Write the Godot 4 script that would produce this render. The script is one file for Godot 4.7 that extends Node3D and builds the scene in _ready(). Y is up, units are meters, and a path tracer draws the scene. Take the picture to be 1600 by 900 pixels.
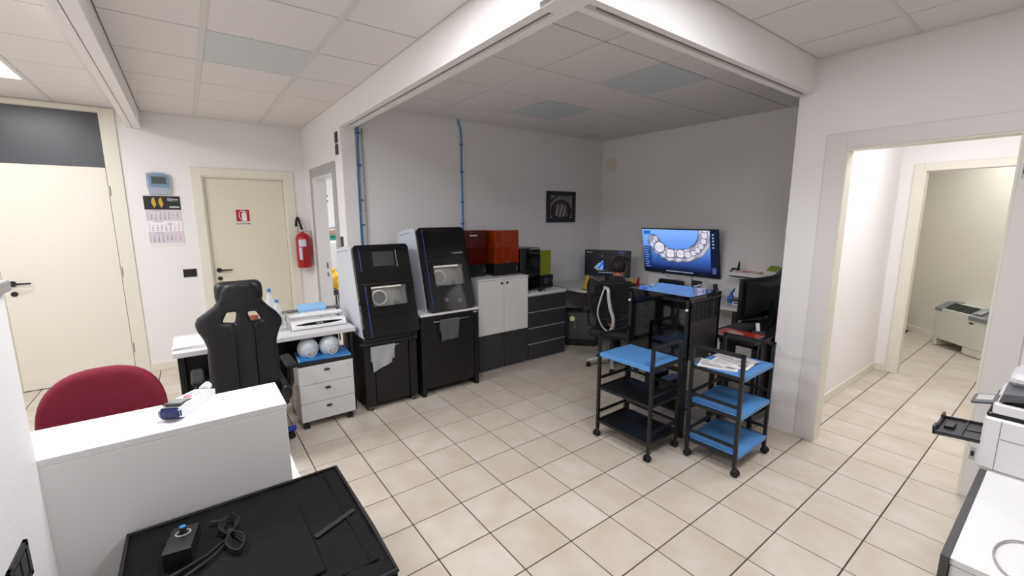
extends Node3D
# ---------------------------------------------------------------- helpers
var st: SurfaceTool
var mats := {}
var used := {}
var cam: Camera3D

func mt(key: String, hex: String, rough := 0.6, metal := 0.0) -> StandardMaterial3D:
	if not mats.has(key):
		var m := StandardMaterial3D.new()
		m.resource_name = key
		m.albedo_color = Color(hex)
		m.roughness = rough
		m.metallic = metal
		mats[key] = m
	return mats[key]

func noise_tex(freq: float, lo: Color, hi: Color, size := 256, seed_value := 1, octaves := 4) -> NoiseTexture2D:
	var n := FastNoiseLite.new()
	n.seed = seed_value
	n.frequency = freq
	n.fractal_octaves = octaves
	var t := NoiseTexture2D.new()
	t.width = size
	t.height = size
	t.seamless = true
	t.noise = n
	var g := Gradient.new()
	g.set_color(0, lo)
	g.set_color(1, hi)
	t.color_ramp = g
	return t

func glow(key: String, hex: String, energy: float) -> StandardMaterial3D:
	var m := mt(key, hex, 0.4)
	m.emission_enabled = true
	m.emission = Color(hex)
	m.emission_energy_multiplier = energy
	return m

func glass(key: String, hex: String, alpha: float) -> StandardMaterial3D:
	var m := mt(key, hex, 0.04)
	m.transparency = BaseMaterial3D.TRANSPARENCY_ALPHA
	m.albedo_color.a = alpha
	return m

func numbered(n: String) -> String:
	var k: int = used.get(n, 0)
	used[n] = k + 1
	return n if k == 0 else "%s_%03d" % [n, k]

func tag(o: Node, label: String, category: String, group := "") -> void:
	o.set_meta("label", label)
	o.set_meta("category", category)
	if group != "":
		o.set_meta("group", group)

func thing(n: String, label: String, category: String, at: Vector3, yaw := 0.0, group := "") -> Node3D:
	var o := Node3D.new()
	o.name = numbered(n)
	add_child(o)
	o.position = at
	o.rotation.y = yaw
	tag(o, label, category, group)
	return o

func room(n: String) -> Node3D:
	var o := Node3D.new()
	o.name = n
	add_child(o)
	o.set_meta("kind", "structure")
	return o

func beg() -> void:
	st = SurfaceTool.new()
	st.begin(Mesh.PRIMITIVE_TRIANGLES)

func put(n: String, m: Material, parent: Node) -> MeshInstance3D:
	var o := MeshInstance3D.new()
	o.mesh = st.commit()
	o.mesh.surface_set_material(0, m)
	o.name = n
	parent.add_child(o, true)
	return o

func vtx(p: Vector3, n: Vector3, uv := Vector2.ZERO) -> void:
	st.set_normal(n)
	st.set_uv(uv)
	st.add_vertex(p)

func poly(p: Array, out: Vector3, uv: Array = []) -> void:
	var n: Vector3 = (p[2] - p[0]).cross(p[1] - p[0])
	if n.length() < 1e-12 and p.size() > 3:
		n = (p[3] - p[0]).cross(p[2] - p[0])
	n = n.normalized()
	var q := p
	var w := uv
	if n.dot(out) < 0.0:
		q = p.duplicate()
		q.reverse()
		w = uv.duplicate()
		w.reverse()
		n = -n
	for i in range(1, q.size() - 1):
		for k in [0, i, i + 1]:
			vtx(q[k], n, w[k] if w.size() > 0 else Vector2.ZERO)

# a box with optional chamfer, centre c, size s
func box(c: Vector3, s: Vector3, b := 0.0, xf := Transform3D.IDENTITY) -> void:
	var h := s * 0.5
	var A := [Vector3.RIGHT, Vector3.UP, Vector3.BACK]
	for i in 3:
		var j := (i + 1) % 3
		var k := (i + 2) % 3
		for si in [-1.0, 1.0]:
			var pts := []
			for q in [[-1.0, -1.0], [1.0, -1.0], [1.0, 1.0], [-1.0, 1.0]]:
				var p := Vector3.ZERO
				p[i] = h[i] * si
				p[j] = (h[j] - b) * q[0]
				p[k] = (h[k] - b) * q[1]
				pts.append(xf * (c + p))
			poly(pts, xf.basis * (A[i] * si))
			if b > 0.0:
				for sj in [-1.0, 1.0]:
					var e := []
					for q in [[0, -1.0], [0, 1.0], [1, 1.0], [1, -1.0]]:
						var p := Vector3.ZERO
						p[i] = (h[i] if q[0] == 0 else h[i] - b) * si
						p[j] = (h[j] - b if q[0] == 0 else h[j]) * sj
						p[k] = (h[k] - b) * q[1]
						e.append(xf * (c + p))
					poly(e, xf.basis * (A[i] * si + A[j] * sj))
	if b > 0.0:
		for sx in [-1.0, 1.0]:
			for sy in [-1.0, 1.0]:
				for sz in [-1.0, 1.0]:
					var g := Vector3(sx, sy, sz)
					poly([xf * (c + Vector3(h.x, h.y - b, h.z - b) * g), xf * (c + Vector3(h.x - b, h.y, h.z - b) * g), xf * (c + Vector3(h.x - b, h.y - b, h.z) * g)], xf.basis * g)

func bx(x0: float, y0: float, z0: float, x1: float, y1: float, z1: float, b := 0.0, xf := Transform3D.IDENTITY) -> void:
	box(Vector3(x0 + x1, y0 + y1, z0 + z1) * 0.5, Vector3(absf(x1 - x0), absf(y1 - y0), absf(z1 - z0)), b, xf)

# round or n-sided tube along points; r is a number or a list
func tube(pts: Array, r, n := 10, closed := false, caps := true) -> void:
	var m := pts.size()
	var rings := []
	var up := Vector3.UP
	for i in m:
		var a: Vector3 = pts[(i - 1 + m) % m] if closed or i > 0 else pts[i]
		var b: Vector3 = pts[(i + 1) % m] if closed or i < m - 1 else pts[i]
		var t := (b - a).normalized()
		if i == 0:
			up = Vector3.UP if absf(t.y) < 0.9 else Vector3.RIGHT
		var u := (up - t * up.dot(t)).normalized()
		up = u
		var v := t.cross(u)
		var rad: float = r[i] if r is Array else r
		var ring := []
		for k in n:
			var an := TAU * k / n
			var d := u * cos(an) + v * sin(an)
			ring.append([pts[i] + d * rad, d])
		rings.append(ring)
	var last := m if closed else m - 1
	for i in last:
		var A: Array = rings[i]
		var B: Array = rings[(i + 1) % m]
		for k in n:
			var l := (k + 1) % n
			quad_smooth(A[k], A[l], B[l], B[k])
	if caps and not closed:
		for e in [0, m - 1]:
			var ps := []
			for k in n:
				ps.append(rings[e][k][0])
			poly(ps, pts[0] - pts[1] if e == 0 else pts[m - 1] - pts[m - 2])

# points of a smooth curve through p
func bend(p: Array, k := 6) -> Array:
	var o := []
	for i in p.size() - 1:
		var a: Vector3 = p[maxi(i - 1, 0)]
		var d: Vector3 = p[mini(i + 2, p.size() - 1)]
		for s in k:
			o.append(p[i].cubic_interpolate(p[i + 1], a, d, s / float(k)))
	o.append(p[p.size() - 1])
	return o

func quad_smooth(a: Array, b: Array, c: Array, d: Array) -> void:
	for t in [[a, b, c], [a, c, d]]:
		var n: Vector3 = (t[2][0] - t[0][0]).cross(t[1][0] - t[0][0])
		var f: bool = n.dot(t[0][1] + t[1][1] + t[2][1]) < 0.0
		for i in ([0, 2, 1] if f else [0, 1, 2]):
			vtx(t[i][0], t[i][1])

# surface of revolution about local y; profile is [r, y] pairs from bottom to top
func lathe(prof: Array, n := 20, xf := Transform3D.IDENTITY, smooth := false) -> void:
	var m := prof.size()
	var nor := []
	for i in m - 1:
		var d := Vector2(prof[i + 1][0] - prof[i][0], prof[i + 1][1] - prof[i][1])
		nor.append(Vector2(d.y, -d.x).normalized())
	for i in m - 1:
		var n0: Vector2 = nor[i]
		var n1: Vector2 = nor[i]
		if smooth:
			if i > 0: n0 = (nor[i] + nor[i - 1]).normalized()
			if i < m - 2: n1 = (nor[i] + nor[i + 1]).normalized()
		for k in n:
			var q := []
			for c in [[k, i, n0], [k + 1, i, n0], [k + 1, i + 1, n1], [k, i + 1, n1]]:
				var an: float = TAU * c[0] / n
				var dir := Vector3(cos(an), 0, sin(an))
				q.append([xf * (dir * prof[c[1]][0] + Vector3.UP * prof[c[1]][1]), (xf.basis * (dir * c[2].x + Vector3.UP * c[2].y)).normalized()])
			quad_smooth(q[0], q[1], q[2], q[3])
	for e in [0, m - 1]:
		if prof[e][0] > 0.0001:
			var ps := []
			for k in n:
				var an := TAU * k / n
				ps.append(xf * Vector3(cos(an) * prof[e][0], prof[e][1], sin(an) * prof[e][0]))
			poly(ps, xf.basis * (Vector3.DOWN if e == 0 else Vector3.UP))

# 2D outline (x, y) pushed along local z from z0 to z1
func ext(p: PackedVector2Array, z0: float, z1: float, xf := Transform3D.IDENTITY, smooth := false) -> void:
	var idx := Geometry2D.triangulate_polygon(p)
	for z in [z0, z1]:
		for i in range(0, idx.size(), 3):
			var q := []
			for k in 3:
				q.append(xf * Vector3(p[idx[i + k]].x, p[idx[i + k]].y, z))
			poly(q, xf.basis * Vector3(0, 0, -1 if z == minf(z0, z1) else 1))
	var cw := Geometry2D.is_polygon_clockwise(p)
	var n := p.size()
	var nn := []
	for i in n:
		var d := p[(i + 1) % n] - p[i]
		nn.append((Vector2(-d.y, d.x) if cw else Vector2(d.y, -d.x)).normalized())
	for i in n:
		var j := (i + 1) % n
		var a: Vector2 = nn[i]
		var b: Vector2 = nn[i]
		if smooth:
			a = (nn[i] + nn[(i - 1 + n) % n]).normalized()
			b = (nn[i] + nn[j]).normalized()
		var na := (xf.basis * Vector3(a.x, a.y, 0)).normalized()
		var nb := (xf.basis * Vector3(b.x, b.y, 0)).normalized()
		quad_smooth([xf * Vector3(p[i].x, p[i].y, z0), na], [xf * Vector3(p[j].x, p[j].y, z0), nb], [xf * Vector3(p[j].x, p[j].y, z1), nb], [xf * Vector3(p[i].x, p[i].y, z1), na])

func rrect(x0: float, y0: float, x1: float, y1: float, r: float, k := 5) -> PackedVector2Array:
	var o := PackedVector2Array()
	for c in [[x1 - r, y0 + r, -PI / 2], [x1 - r, y1 - r, 0.0], [x0 + r, y1 - r, PI / 2], [x0 + r, y0 + r, PI]]:
		for i in k + 1:
			var an: float = c[2] + PI / 2 * i / k
			o.append(Vector2(c[0] + cos(an) * r, c[1] + sin(an) * r))
	return o

func rect_uv(a: Vector3, right: Vector3, up: Vector3, out: Vector3) -> void:
	poly([a, a + right, a + right + up, a + up], out, [Vector2(0, 1), Vector2(1, 1), Vector2(1, 0), Vector2(0, 0)])

func words(txt: String, size: float, m: Material, parent: Node, xf: Transform3D, depth := 0.0008, bold := false, n := "lettering") -> MeshInstance3D:
	var t := TextMesh.new()
	var f := SystemFont.new()
	f.font_names = PackedStringArray(["Droid Sans"])
	if bold: f.font_weight = 700
	t.font = f
	t.text = txt
	t.font_size = 32
	t.pixel_size = size / 32.0
	t.depth = depth
	t.material = m
	var o := MeshInstance3D.new()
	o.mesh = t
	o.name = n
	parent.add_child(o, true)
	o.transform = xf
	return o

# ------------------------------------------------ smooth bodies: surface nets
func smin(a: float, b: float, k: float) -> float:
	var h := clampf(0.5 + 0.5 * (b - a) / k, 0.0, 1.0)
	return lerpf(b, a, h) - k * h * (1.0 - h)

func cap_d(p: Vector3, a: Vector3, b: Vector3, ra: float, rb: float) -> float:
	var ab := b - a
	var t := clampf((p - a).dot(ab) / maxf(ab.length_squared(), 1e-9), 0.0, 1.0)
	return p.distance_to(a + ab * t) - lerpf(ra, rb, t)

func bones_d(p: Vector3, B: Array, k: float) -> float:
	var d := 1e9
	for b in B:
		d = smin(d, cap_d(p, b[0], b[1], b[2], b[3]), k)
	return d

func nets(f: Callable, lo: Vector3, hi: Vector3, c: float, into: SurfaceTool = null) -> void:
	var nx := int(ceil((hi.x - lo.x) / c)) + 1
	var ny := int(ceil((hi.y - lo.y) / c)) + 1
	var nz := int(ceil((hi.z - lo.z) / c)) + 1
	var v := PackedFloat32Array()
	v.resize(nx * ny * nz)
	# coarse skip: sample every fourth point and fill far blocks with that value
	var S := 4
	for bz in range(0, nz, S):
		for by in range(0, ny, S):
			for bxx in range(0, nx, S):
				var mid := lo + Vector3(bxx + 1.5, by + 1.5, bz + 1.5) * c
				var dm: float = f.call(mid)
				var far := absf(dm) > c * 4.2
				for z in range(bz, mini(bz + S, nz)):
					for y in range(by, mini(by + S, ny)):
						for x in range(bxx, mini(bxx + S, nx)):
							v[(z * ny + y) * nx + x] = dm if far else f.call(lo + Vector3(x, y, z) * c)
	var id := PackedInt32Array()
	id.resize(nx * ny * nz)
	id.fill(-1)
	var P := PackedVector3Array()
	var off := [0, 1, nx, nx + 1, nx * ny, nx * ny + 1, nx * ny + nx, nx * ny + nx + 1]
	for z in nz - 1:
		for y in ny - 1:
			for x in nx - 1:
				var base := (z * ny + y) * nx + x
				var mask := 0
				for k in 8:
					if v[base + off[k]] < 0.0: mask |= 1 << k
				if mask == 0 or mask == 255: continue
				var s := Vector3.ZERO
				var cnt := 0
				for e in [[0, 1], [2, 3], [4, 5], [6, 7], [0, 2], [1, 3], [4, 6], [5, 7], [0, 4], [1, 5], [2, 6], [3, 7]]:
					var ia: int = e[0]
					var ib: int = e[1]
					if ((mask >> ia) & 1) == ((mask >> ib) & 1): continue
					var va := v[base + off[ia]]
					var vb := v[base + off[ib]]
					var t := va / (va - vb)
					var pa := Vector3(ia & 1, (ia >> 1) & 1, ia >> 2)
					var pb := Vector3(ib & 1, (ib >> 1) & 1, ib >> 2)
					s += pa.lerp(pb, t)
					cnt += 1
				id[base] = P.size()
				P.append(lo + (Vector3(x, y, z) + s / cnt) * c)
	var N := PackedVector3Array()
	N.resize(P.size())
	var I := PackedInt32Array()
	var sx := 1
	var sy := nx
	var sz := nx * ny
	for z in range(1, nz - 1):
		for y in range(1, ny - 1):
			for x in range(1, nx - 1):
				var b := (z * ny + y) * nx + x
				for ax in 3:
					var d0: int = [sx, sy, sz][ax]
					var a0 := v[b] < 0.0
					if a0 == (v[b + d0] < 0.0): continue
					var d1: int = [sy, sz, sx][ax]
					var d2: int = [sz, sx, sy][ax]
					var q := [id[b], id[b - d1], id[b - d1 - d2], id[b - d2]]
					if q.min() < 0: continue
					if not a0: q.reverse()
					var n: Vector3 = (P[q[2]] - P[q[0]]).cross(P[q[1]] - P[q[0]]) + (P[q[3]] - P[q[0]]).cross(P[q[2]] - P[q[0]])
					var axis: Vector3 = [Vector3.RIGHT, Vector3.UP, Vector3.BACK][ax] * (1.0 if a0 else -1.0)
					if n.dot(axis) < 0.0:
						q.reverse()
						n = -n
					for k in 4: N[q[k]] += n
					for k in [0, 1, 2, 0, 2, 3]: I.append(q[k])
	for i in I:
		st.set_normal(N[i].normalized())
		st.set_uv(Vector2.ZERO)
		st.add_vertex(P[i])

func poly_d(p: Vector2, g: PackedVector2Array) -> float:
	var d := 1e9
	var inside := false
	var n := g.size()
	for i in n:
		var a := g[i]
		var b := g[(i + 1) % n]
		var e := b - a
		var w := p - a
		d = minf(d, (w - e * clampf(w.dot(e) / e.length_squared(), 0.0, 1.0)).length_squared())
		if (a.y > p.y) != (b.y > p.y) and p.x < e.x * (p.y - a.y) / e.y + a.x: inside = not inside
	return -sqrt(d) if inside else sqrt(d)

# ---------------------------------------------------------------- scene
func _ready() -> void:
	setup_view()
	setup_materials()
	build_floor()
	build_walls()
	build_ceiling()
	build_doors()
	build_lights()
	build_front()
	build_desk()
	build_machines()
	build_cabinets()
	build_corner()
	build_carts()
	build_right()
	build_wall_things()
	build_storeroom()
	build_person()

func setup_view() -> void:
	cam = Camera3D.new()
	cam.name = "camera"
	add_child(cam)
	cam.position = Vector3(1.39705, 1.64724, 1.42327)
	cam.rotation_order = EULER_ORDER_YXZ
	cam.rotation = Vector3(-0.164989, 0.928229, -0.001881)
	cam.fov = rad_to_deg(2.0 * atan(450.0 / 672.99))
	cam.near = 0.03
	cam.far = 60.0
	cam.current = true
	var e := Environment.new()
	e.background_mode = Environment.BG_COLOR
	e.background_color = Color(0, 0, 0)
	e.tonemap_mode = Environment.TONE_MAPPER_LINEAR
	e.tonemap_exposure = 1.07
	e.sdfgi_enabled = true
	e.ssao_enabled = true
	e.ssil_enabled = true
	var w := WorldEnvironment.new()
	w.name = "world_environment"
	w.environment = e
	add_child(w)

const PANEL_ENERGY := 2.9
const LAMP_TINT := "f6f8ff"

# a lit ceiling panel: frame, glowing diffuser, and an area light just below it
func led_panel(label: String, x0: float, z0: float, x1: float, z1: float, k := 1.0, y := 2.7) -> void:
	var t := thing("ceiling_light", label, "ceiling light", Vector3((x0 + x1) / 2, y, (z0 + z1) / 2), 0.0, "lit ceiling panels")
	var w := (x1 - x0) / 2
	var d := (z1 - z0) / 2
	beg()
	for s in [-1.0, 1.0]:
		box(Vector3(0, 0, s * (d - 0.012)), Vector3(w * 2, 0.012, 0.024))
		box(Vector3(s * (w - 0.012), 0, 0), Vector3(0.024, 0.012, d * 2 - 0.048))
	put("frame", mt("panel_frame", "e8e8e6", 0.5), t)
	beg()
	box(Vector3(0, 0.006, 0), Vector3(w * 2 - 0.048, 0.006, d * 2 - 0.048))
	put("diffuser", glow("led_diffuser", "fff8ee", 3.0), t)
	var l := AreaLight3D.new()
	l.name = "panel_lamp"
	l.area_size = Vector2(w * 2 - 0.06, d * 2 - 0.06)
	l.light_energy = PANEL_ENERGY * k
	l.light_color = Color(LAMP_TINT)
	l.area_range = 14.0
	l.area_attenuation = 2.0
	l.shadow_enabled = true
	t.add_child(l)
	l.position = Vector3(0, -0.012, 0)
	l.rotation = Vector3(-PI / 2, 0, 0)

func build_lights() -> void:
	led_panel("lit square ceiling panel above the tall cream door", -3.73, 2.30, -3.13, 2.90, 0.6)
	led_panel("lit square ceiling panel beside the white beam over the carts", 0.65, -0.56, 1.25, 0.04, 0.9)
	led_panel("lit square ceiling panel above the floor beside the counter", -0.562, 0.64, 0.046, 1.24, 0.92)
	led_panel("lit square ceiling panel behind the low beam near the red chair", -1.93, 2.30, -1.33, 2.90, 1.7)
	led_panel("lit square ceiling panel of the corridor", 0.5, -3.3, 1.1, -2.7, 0.68)
	led_panel("lit square ceiling panel of the room past the corridor", 0.2, -5.75, 0.8, -5.15, 0.62)
	led_panel("lit square ceiling panel of the store room", -4.9, -1.2, -4.3, -0.6, 1.6)

func setup_materials() -> void:
	var w := mt("wall_paint", "f0edeb", 0.75)
	w.heightmap_enabled = true
	w.heightmap_texture = noise_tex(0.09, Color.BLACK, Color.WHITE, 256, 4)
	w.heightmap_scale = 0.04
	w.uv1_triplanar = true
	w.uv1_world_triplanar = true
	w.uv1_scale = Vector3(2, 2, 2)
	var g := mt("grout", "4a423b", 0.95)
	g.roughness = 0.95
	for i in 4:
		var t := mt("floor_tile%d" % i, ["d6cdc2", "d2c9bd", "d9d1c6", "d4cabf"][i], 0.34)
		t.albedo_texture = noise_tex(0.012, Color("efe9df"), Color.WHITE, 256, 7 + i)
		t.uv1_triplanar = true
		t.uv1_world_triplanar = true
		t.uv1_scale = Vector3(1.1, 1.1, 1.1)
	var c := mt("ceiling_tile", "ece8e5", 0.9)
	c.albedo_texture = noise_tex(0.25, Color("efefee"), Color.WHITE, 256, 21)
	c.uv1_triplanar = true
	c.uv1_world_triplanar = true
	c.uv1_scale = Vector3(2, 2, 2)
	mt("ceiling_bar", "d9d7d2", 0.6)
	mt("ceiling_void", "5c5a57", 0.95)
	mt("panel_off", "cfd5d6", 0.45)
	mt("cream", "e6e2d3", 0.45)
	mt("door_cream", "e9e4d6", 0.42)
	mt("white_lam", "ecebea", 0.4)
	mt("white_plastic", "e9e9e9", 0.35)
	mt("black_metal", "101113", 0.45)
	mt("black_lam", "0c0c0d", 0.5)
	mt("black_plastic", "18191b", 0.4)
	mt("black_gloss", "08090b", 0.05)
	mt("rubber", "141414", 0.75)
	mt("chrome", "d8d8d8", 0.2, 1.0)
	mt("grey_lam", "38383b", 0.5)
	mt("blue_liner", "5590cc", 0.45)
	mt("paper", "eceaea", 0.8)
	mt("grey_alu", "b9b9ba", 0.4, 0.3)

# ------------------------------------------------------------ floor
func build_floor() -> void:
	var f := room("floor")
	beg()
	bx(-6.6, -0.1, -8.3, 3.1, -0.003, 3.7)
	put("grout_bed", mats["grout"], f)
	var T := 0.3
	var g := 0.0065
	beg()
	box(Vector3(0, -0.004, 0), Vector3(T - g, 0.008, T - g), 0.0012)
	var shared: ArrayMesh = st.commit()
	var rng := RandomNumberGenerator.new()
	rng.seed = 11
	var inv := cam.global_transform.affine_inverse()
	var cells := []
	for i in range(-22, 10):
		for j in range(-28, 12):
			var c := Vector3((i + 0.5) * T, 0, (j + 0.5) * T)
			if c.z < -3.45 and c.x < 0.15: continue
			if c.z < -2.15 and c.x > 1.4 and c.z > -4.4: continue
			if c.x < -4.5 and c.z > 0.1: continue
			var q := inv * c
			var seen := q.z < -0.3
			if seen:
				var u := q.x / -q.z * 673.0
				var w := q.y / q.z * 673.0
				seen = absf(u) < 830 and absf(w) < 480
			if c.x < -2.96 and c.z < 0.1: seen = false
			if c.x < -2.3 and c.z < 0.2: seen = false
			if c.x < -0.2 and c.z > 1.15 and c.x > -1.7: seen = false
			if c.x > -0.2 and c.z > 1.1: seen = false
			cells.append([c, q.length() if seen else 100.0 + q.length()])
	cells.sort_custom(func(a, b): return a[1] < b[1])
	var rest := [[], [], [], []]
	for k in cells.size():
		var c: Vector3 = cells[k][0]
		var m := rng.randi() % 4
		if k < 300 and cells[k][1] < 100.0:
			var o := MeshInstance3D.new()
			o.name = "tile"
			o.mesh = shared
			o.material_override = mats["floor_tile%d" % m]
			f.add_child(o, true)
			o.position = c
			if rng.randf() < 0.5: o.rotation.y = PI / 2
		else:
			rest[m].append(c)
	beg()
	for m in 4:
		for c in rest[m]:
			box(c + Vector3(0, -0.004, 0), Vector3(T - g, 0.008, T - g), 0.0012)
	var o := put("distant_tiles", mats["floor_tile0"], f)
	o.set_meta("kind", "stuff")

# ------------------------------------------------------------ walls
func build_walls() -> void:
	var P: Material = mats["wall_paint"]
	var L := room("wall_left")
	beg()
	bx(-4.6, 0, 0.06, -4.5, 2.75, 0.42)
	bx(-4.6, 2.10, 0.42, -4.5, 2.75, 1.25)
	bx(-4.6, 0, 1.25, -4.5, 2.75, 1.98)
	bx(-4.6, 2.66, 1.98, -4.5, 2.75, 2.84)
	bx(-4.6, 0, 2.84, -4.5, 2.75, 3.7)
	put("plaster", P, L)
	var S := room("wall_back_left")
	beg()
	bx(-4.5, 0, 0.06, -4.11, 2.75, 0.19)
	bx(-4.11, 2.09, 0.06, -3.25, 2.75, 0.19)
	bx(-3.25, 0, 0.06, -2.91, 2.75, 0.19)
	put("plaster", P, S)
	var B := room("wall_back")
	beg()
	bx(-3.06, 0, -3.565, -2.96, 2.75, 0.06)
	put("plaster", P, B)
	var T := room("wall_back_right")
	beg()
	bx(-2.96, 0, -3.565, 0.04, 2.75, -3.465)
	put("plaster", P, T)
	var R := room("wall_right")
	beg()
	bx(0.04, 0, -2.23, 0.354, 2.75, -2.13)
	bx(0.354, 2.085, -2.23, 1.125, 2.75, -2.13)
	bx(1.125, 0, -2.23, 3.1, 2.75, -2.13)
	put("plaster", P, R)
	var HL := room("wall_corridor_left")
	beg()
	bx(0.04, 0, -4.42, 0.16, 2.75, -2.23)
	put("plaster", P, HL)
	var HE := room("wall_corridor_end")
	beg()
	bx(-0.6, 0, -4.52, 0.345, 2.75, -4.42)
	bx(0.345, 2.075, -4.52, 1.15, 2.75, -4.42)
	bx(1.15, 0, -4.52, 2.6, 2.75, -4.42)
	put("plaster", P, HE)
	var HR := room("wall_corridor_right")
	beg()
	bx(1.42, 0, -4.42, 1.52, 2.75, -2.23)
	put("plaster", P, HR)
	# the room past the corridor, its far wall set at an angle
	var F := room("wall_far")
	var xf := Transform3D(Basis(Vector3.UP, -deg_to_rad(42.0)), Vector3(-0.075, 0, -6.88))
	beg()
	bx(-1.6, 0, -0.1, 4.2, 2.75, 0.0, 0.0, xf)
	put("plaster", mt("wall_cream", "e6e1d2", 0.75), F)
	var FS := room("wall_far_side")
	beg()
	bx(-0.7, 0, -8.3, -0.6, 2.75, -4.42)
	bx(2.6, 0, -6.5, 2.7, 2.75, -4.42)
	put("plaster", mats["wall_cream"], FS)
	var Q := room("wall_rear")
	beg()
	bx(3.0, 0, -2.13, 3.1, 2.75, 3.7)
	bx(-4.6, 0, 3.6, 3.0, 2.75, 3.7)
	put("plaster", P, Q)
	var N := room("wall_partition")
	beg()
	bx(-0.10, 0, 1.78, 1.35, 1.476, 1.90)
	put("panel", P, N)
	beg()
	bx(-0.117, 1.476, 1.768, 1.37, 1.502, 1.914, 0.003)
	put("cap", mt("cap_grey", "9b9894", 0.5), N)
	# baseboards
	var W: Material = mats["cream"]
	var b1 := room("baseboard_left")
	beg()
	bx(-4.5, 0, 1.335, -4.488, 0.085, 1.88, 0.003)
	bx(-4.5, 0, 0.19, -4.488, 0.085, 0.327, 0.003)
	put("board", W, b1)
	var b2 := room("baseboard_corridor")
	beg()
	bx(0.16, 0, -4.42, 0.172, 0.085, -2.23, 0.003)
	bx(0.172, 0, -4.42, 0.262, 0.085, -4.408, 0.003)
	put("board", W, b2)
	var b3 := room("baseboard_far")
	beg()
	bx(-1.4, 0, 0.0, 4.0, 0.09, 0.012, 0.003, xf)
	put("board", W, b3)
	var b4 := room("baseboard_back")
	beg()
	bx(-2.96, 0, -3.46, -2.948, 0.085, 0.05, 0.003)
	bx(-2.948, 0, -3.465, 0.04, 0.085, -3.453, 0.003)
	put("board", W, b4)
	var b5 := room("baseboard_right")
	beg()
	bx(1.254, 0, -2.13, 3.0, 0.085, -2.118, 0.003)
	put("board", W, b5)
	# beams
	var bm := room("beam_alcove")
	beg()
	# two legs of the L, each with a slot for the sliding track along its underside
	for part in [[0.06, 0.108], [0.142, 0.19]]:
		bx(-2.91, 2.475, part[0], 0.126, 2.75, part[1])
	bx(-2.91, 2.50, 0.108, 0.126, 2.75, 0.142)
	for part in [[0.018, 0.055], [0.09, 0.126]]:
		bx(part[0], 2.475, -2.13, part[1], 2.75, 0.06)
	bx(0.055, 2.50, -2.13, 0.09, 2.75, 0.06)
	bx(-0.06, 2.476, 0.06, 0.126, 2.50, 0.19)
	put("plaster", P, bm)
	beg()
	bx(-2.86, 2.488, 0.108, -0.06, 2.499, 0.142)
	bx(0.055, 2.488, -2.10, 0.09, 2.499, -0.02)
	put("sliding_track", mt("track_metal", "8d8a86", 0.45, 0.5), bm)
	var bl := room("beam_left")
	beg()
	bx(-4.5, 2.53, 1.69, 3.0, 2.75, 1.752)
	bx(-4.5, 2.545, 1.752, 3.0, 2.75, 1.758)
	bx(-4.5, 2.53, 1.758, 3.0, 2.75, 1.80)
	put("plaster", P, bl)

# ------------------------------------------------------------ ceiling
func ceil_area(p: Node3D, x0: float, x1: float, z0: float, z1: float, xl: Array, zl: Array, bar_x: float, bar_z: float, skip: Array, off: Array) -> void:
	var xs := [x0]
	for x in xl:
		if x > x0 + 0.02 and x < x1 - 0.02: xs.append(x)
	xs.append(x1)
	var zs := [z0]
	for z in zl:
		if z > z0 + 0.02 and z < z1 - 0.02: zs.append(z)
	zs.append(z1)
	for i in xs.size() - 1:
		for j in zs.size() - 1:
			var c := Vector2((xs[i] + xs[i + 1]) / 2, (zs[j] + zs[j + 1]) / 2)
			var lit := false
			for s in skip:
				if absf(c.x - s.x) < 0.25 and absf(c.y - s.y) < 0.25: lit = true
			if lit: continue
			var dark := false
			for s in off:
				if absf(c.x - s.x) < 0.2 and absf(c.y - s.y) < 0.2: dark = true
			beg()
			bx(xs[i] + 0.0055, 2.7, zs[j] + 0.0055, xs[i + 1] - 0.0055, 2.715, zs[j + 1] - 0.0055, 0.002)
			var o := put("unlit_light_panel" if dark else "ceiling_panel", mats["panel_off"] if dark else mats["ceiling_tile"], p)
			if dark: o.set_meta("label", "smooth pale square light panel, switched off")
	if bar_x > 0.0:
		for z in zs.slice(1, -1):
			beg()
			bx(x0, 2.6955, z - bar_x / 2, x1, 2.7, z + bar_x / 2)
			put("grid_bar", mats["ceiling_bar"], p)
	if bar_z > 0.0:
		for x in xs.slice(1, -1):
			beg()
			bx(x - bar_z / 2, 2.697, z0, x + bar_z / 2, 2.7, z1)
			put("grid_bar", mats["ceiling_bar"], p)

func lines(a: float, step: float, n: int) -> Array:
	var o := []
	for i in n: o.append(a + step * i)
	return o

func build_ceiling() -> void:
	var c := room("ceiling")
	beg()
	bx(-6.6, 2.722, -8.3, 3.1, 2.82, 3.7)
	put("slab", mats["ceiling_void"], c)
	var zl := lines(-1.76, 0.6, 7)
	ceil_area(c, -4.5, 0.018, 0.19, 1.69, lines(-4.218, 0.608, 8), zl, 0.034, 0.0, [Vector2(-0.258, 0.94)], [Vector2(-2.09, 0.93)])
	ceil_area(c, 0.126, 3.0, -2.13, 1.69, lines(0.65, 0.6, 5), zl, 0.0, 0.024, [Vector2(0.95, -0.26)], [])
	ceil_area(c, -4.5, 3.0, 1.80, 3.6, lines(-4.33, 0.6, 14), [1.88, 2.30, 2.90, 3.50], 0.024, 0.0, [Vector2(-3.43, 2.6), Vector2(-1.63, 2.6)], [])
	ceil_area(c, -2.96, 0.018, -3.465, 0.06, lines(-2.36, 0.606, 5), [-3.18, -2.57, -1.96, -1.35, -0.747, -0.147], 0.0, 0.0, [], [Vector2(-0.84, -1.655), Vector2(-2.05, -1.655)])
	ceil_area(c, 0.16, 1.42, -4.42, -2.23, [0.5, 1.1], [-3.9, -3.3, -2.7], 0.02, 0.02, [Vector2(0.8, -3.0)], [])

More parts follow.
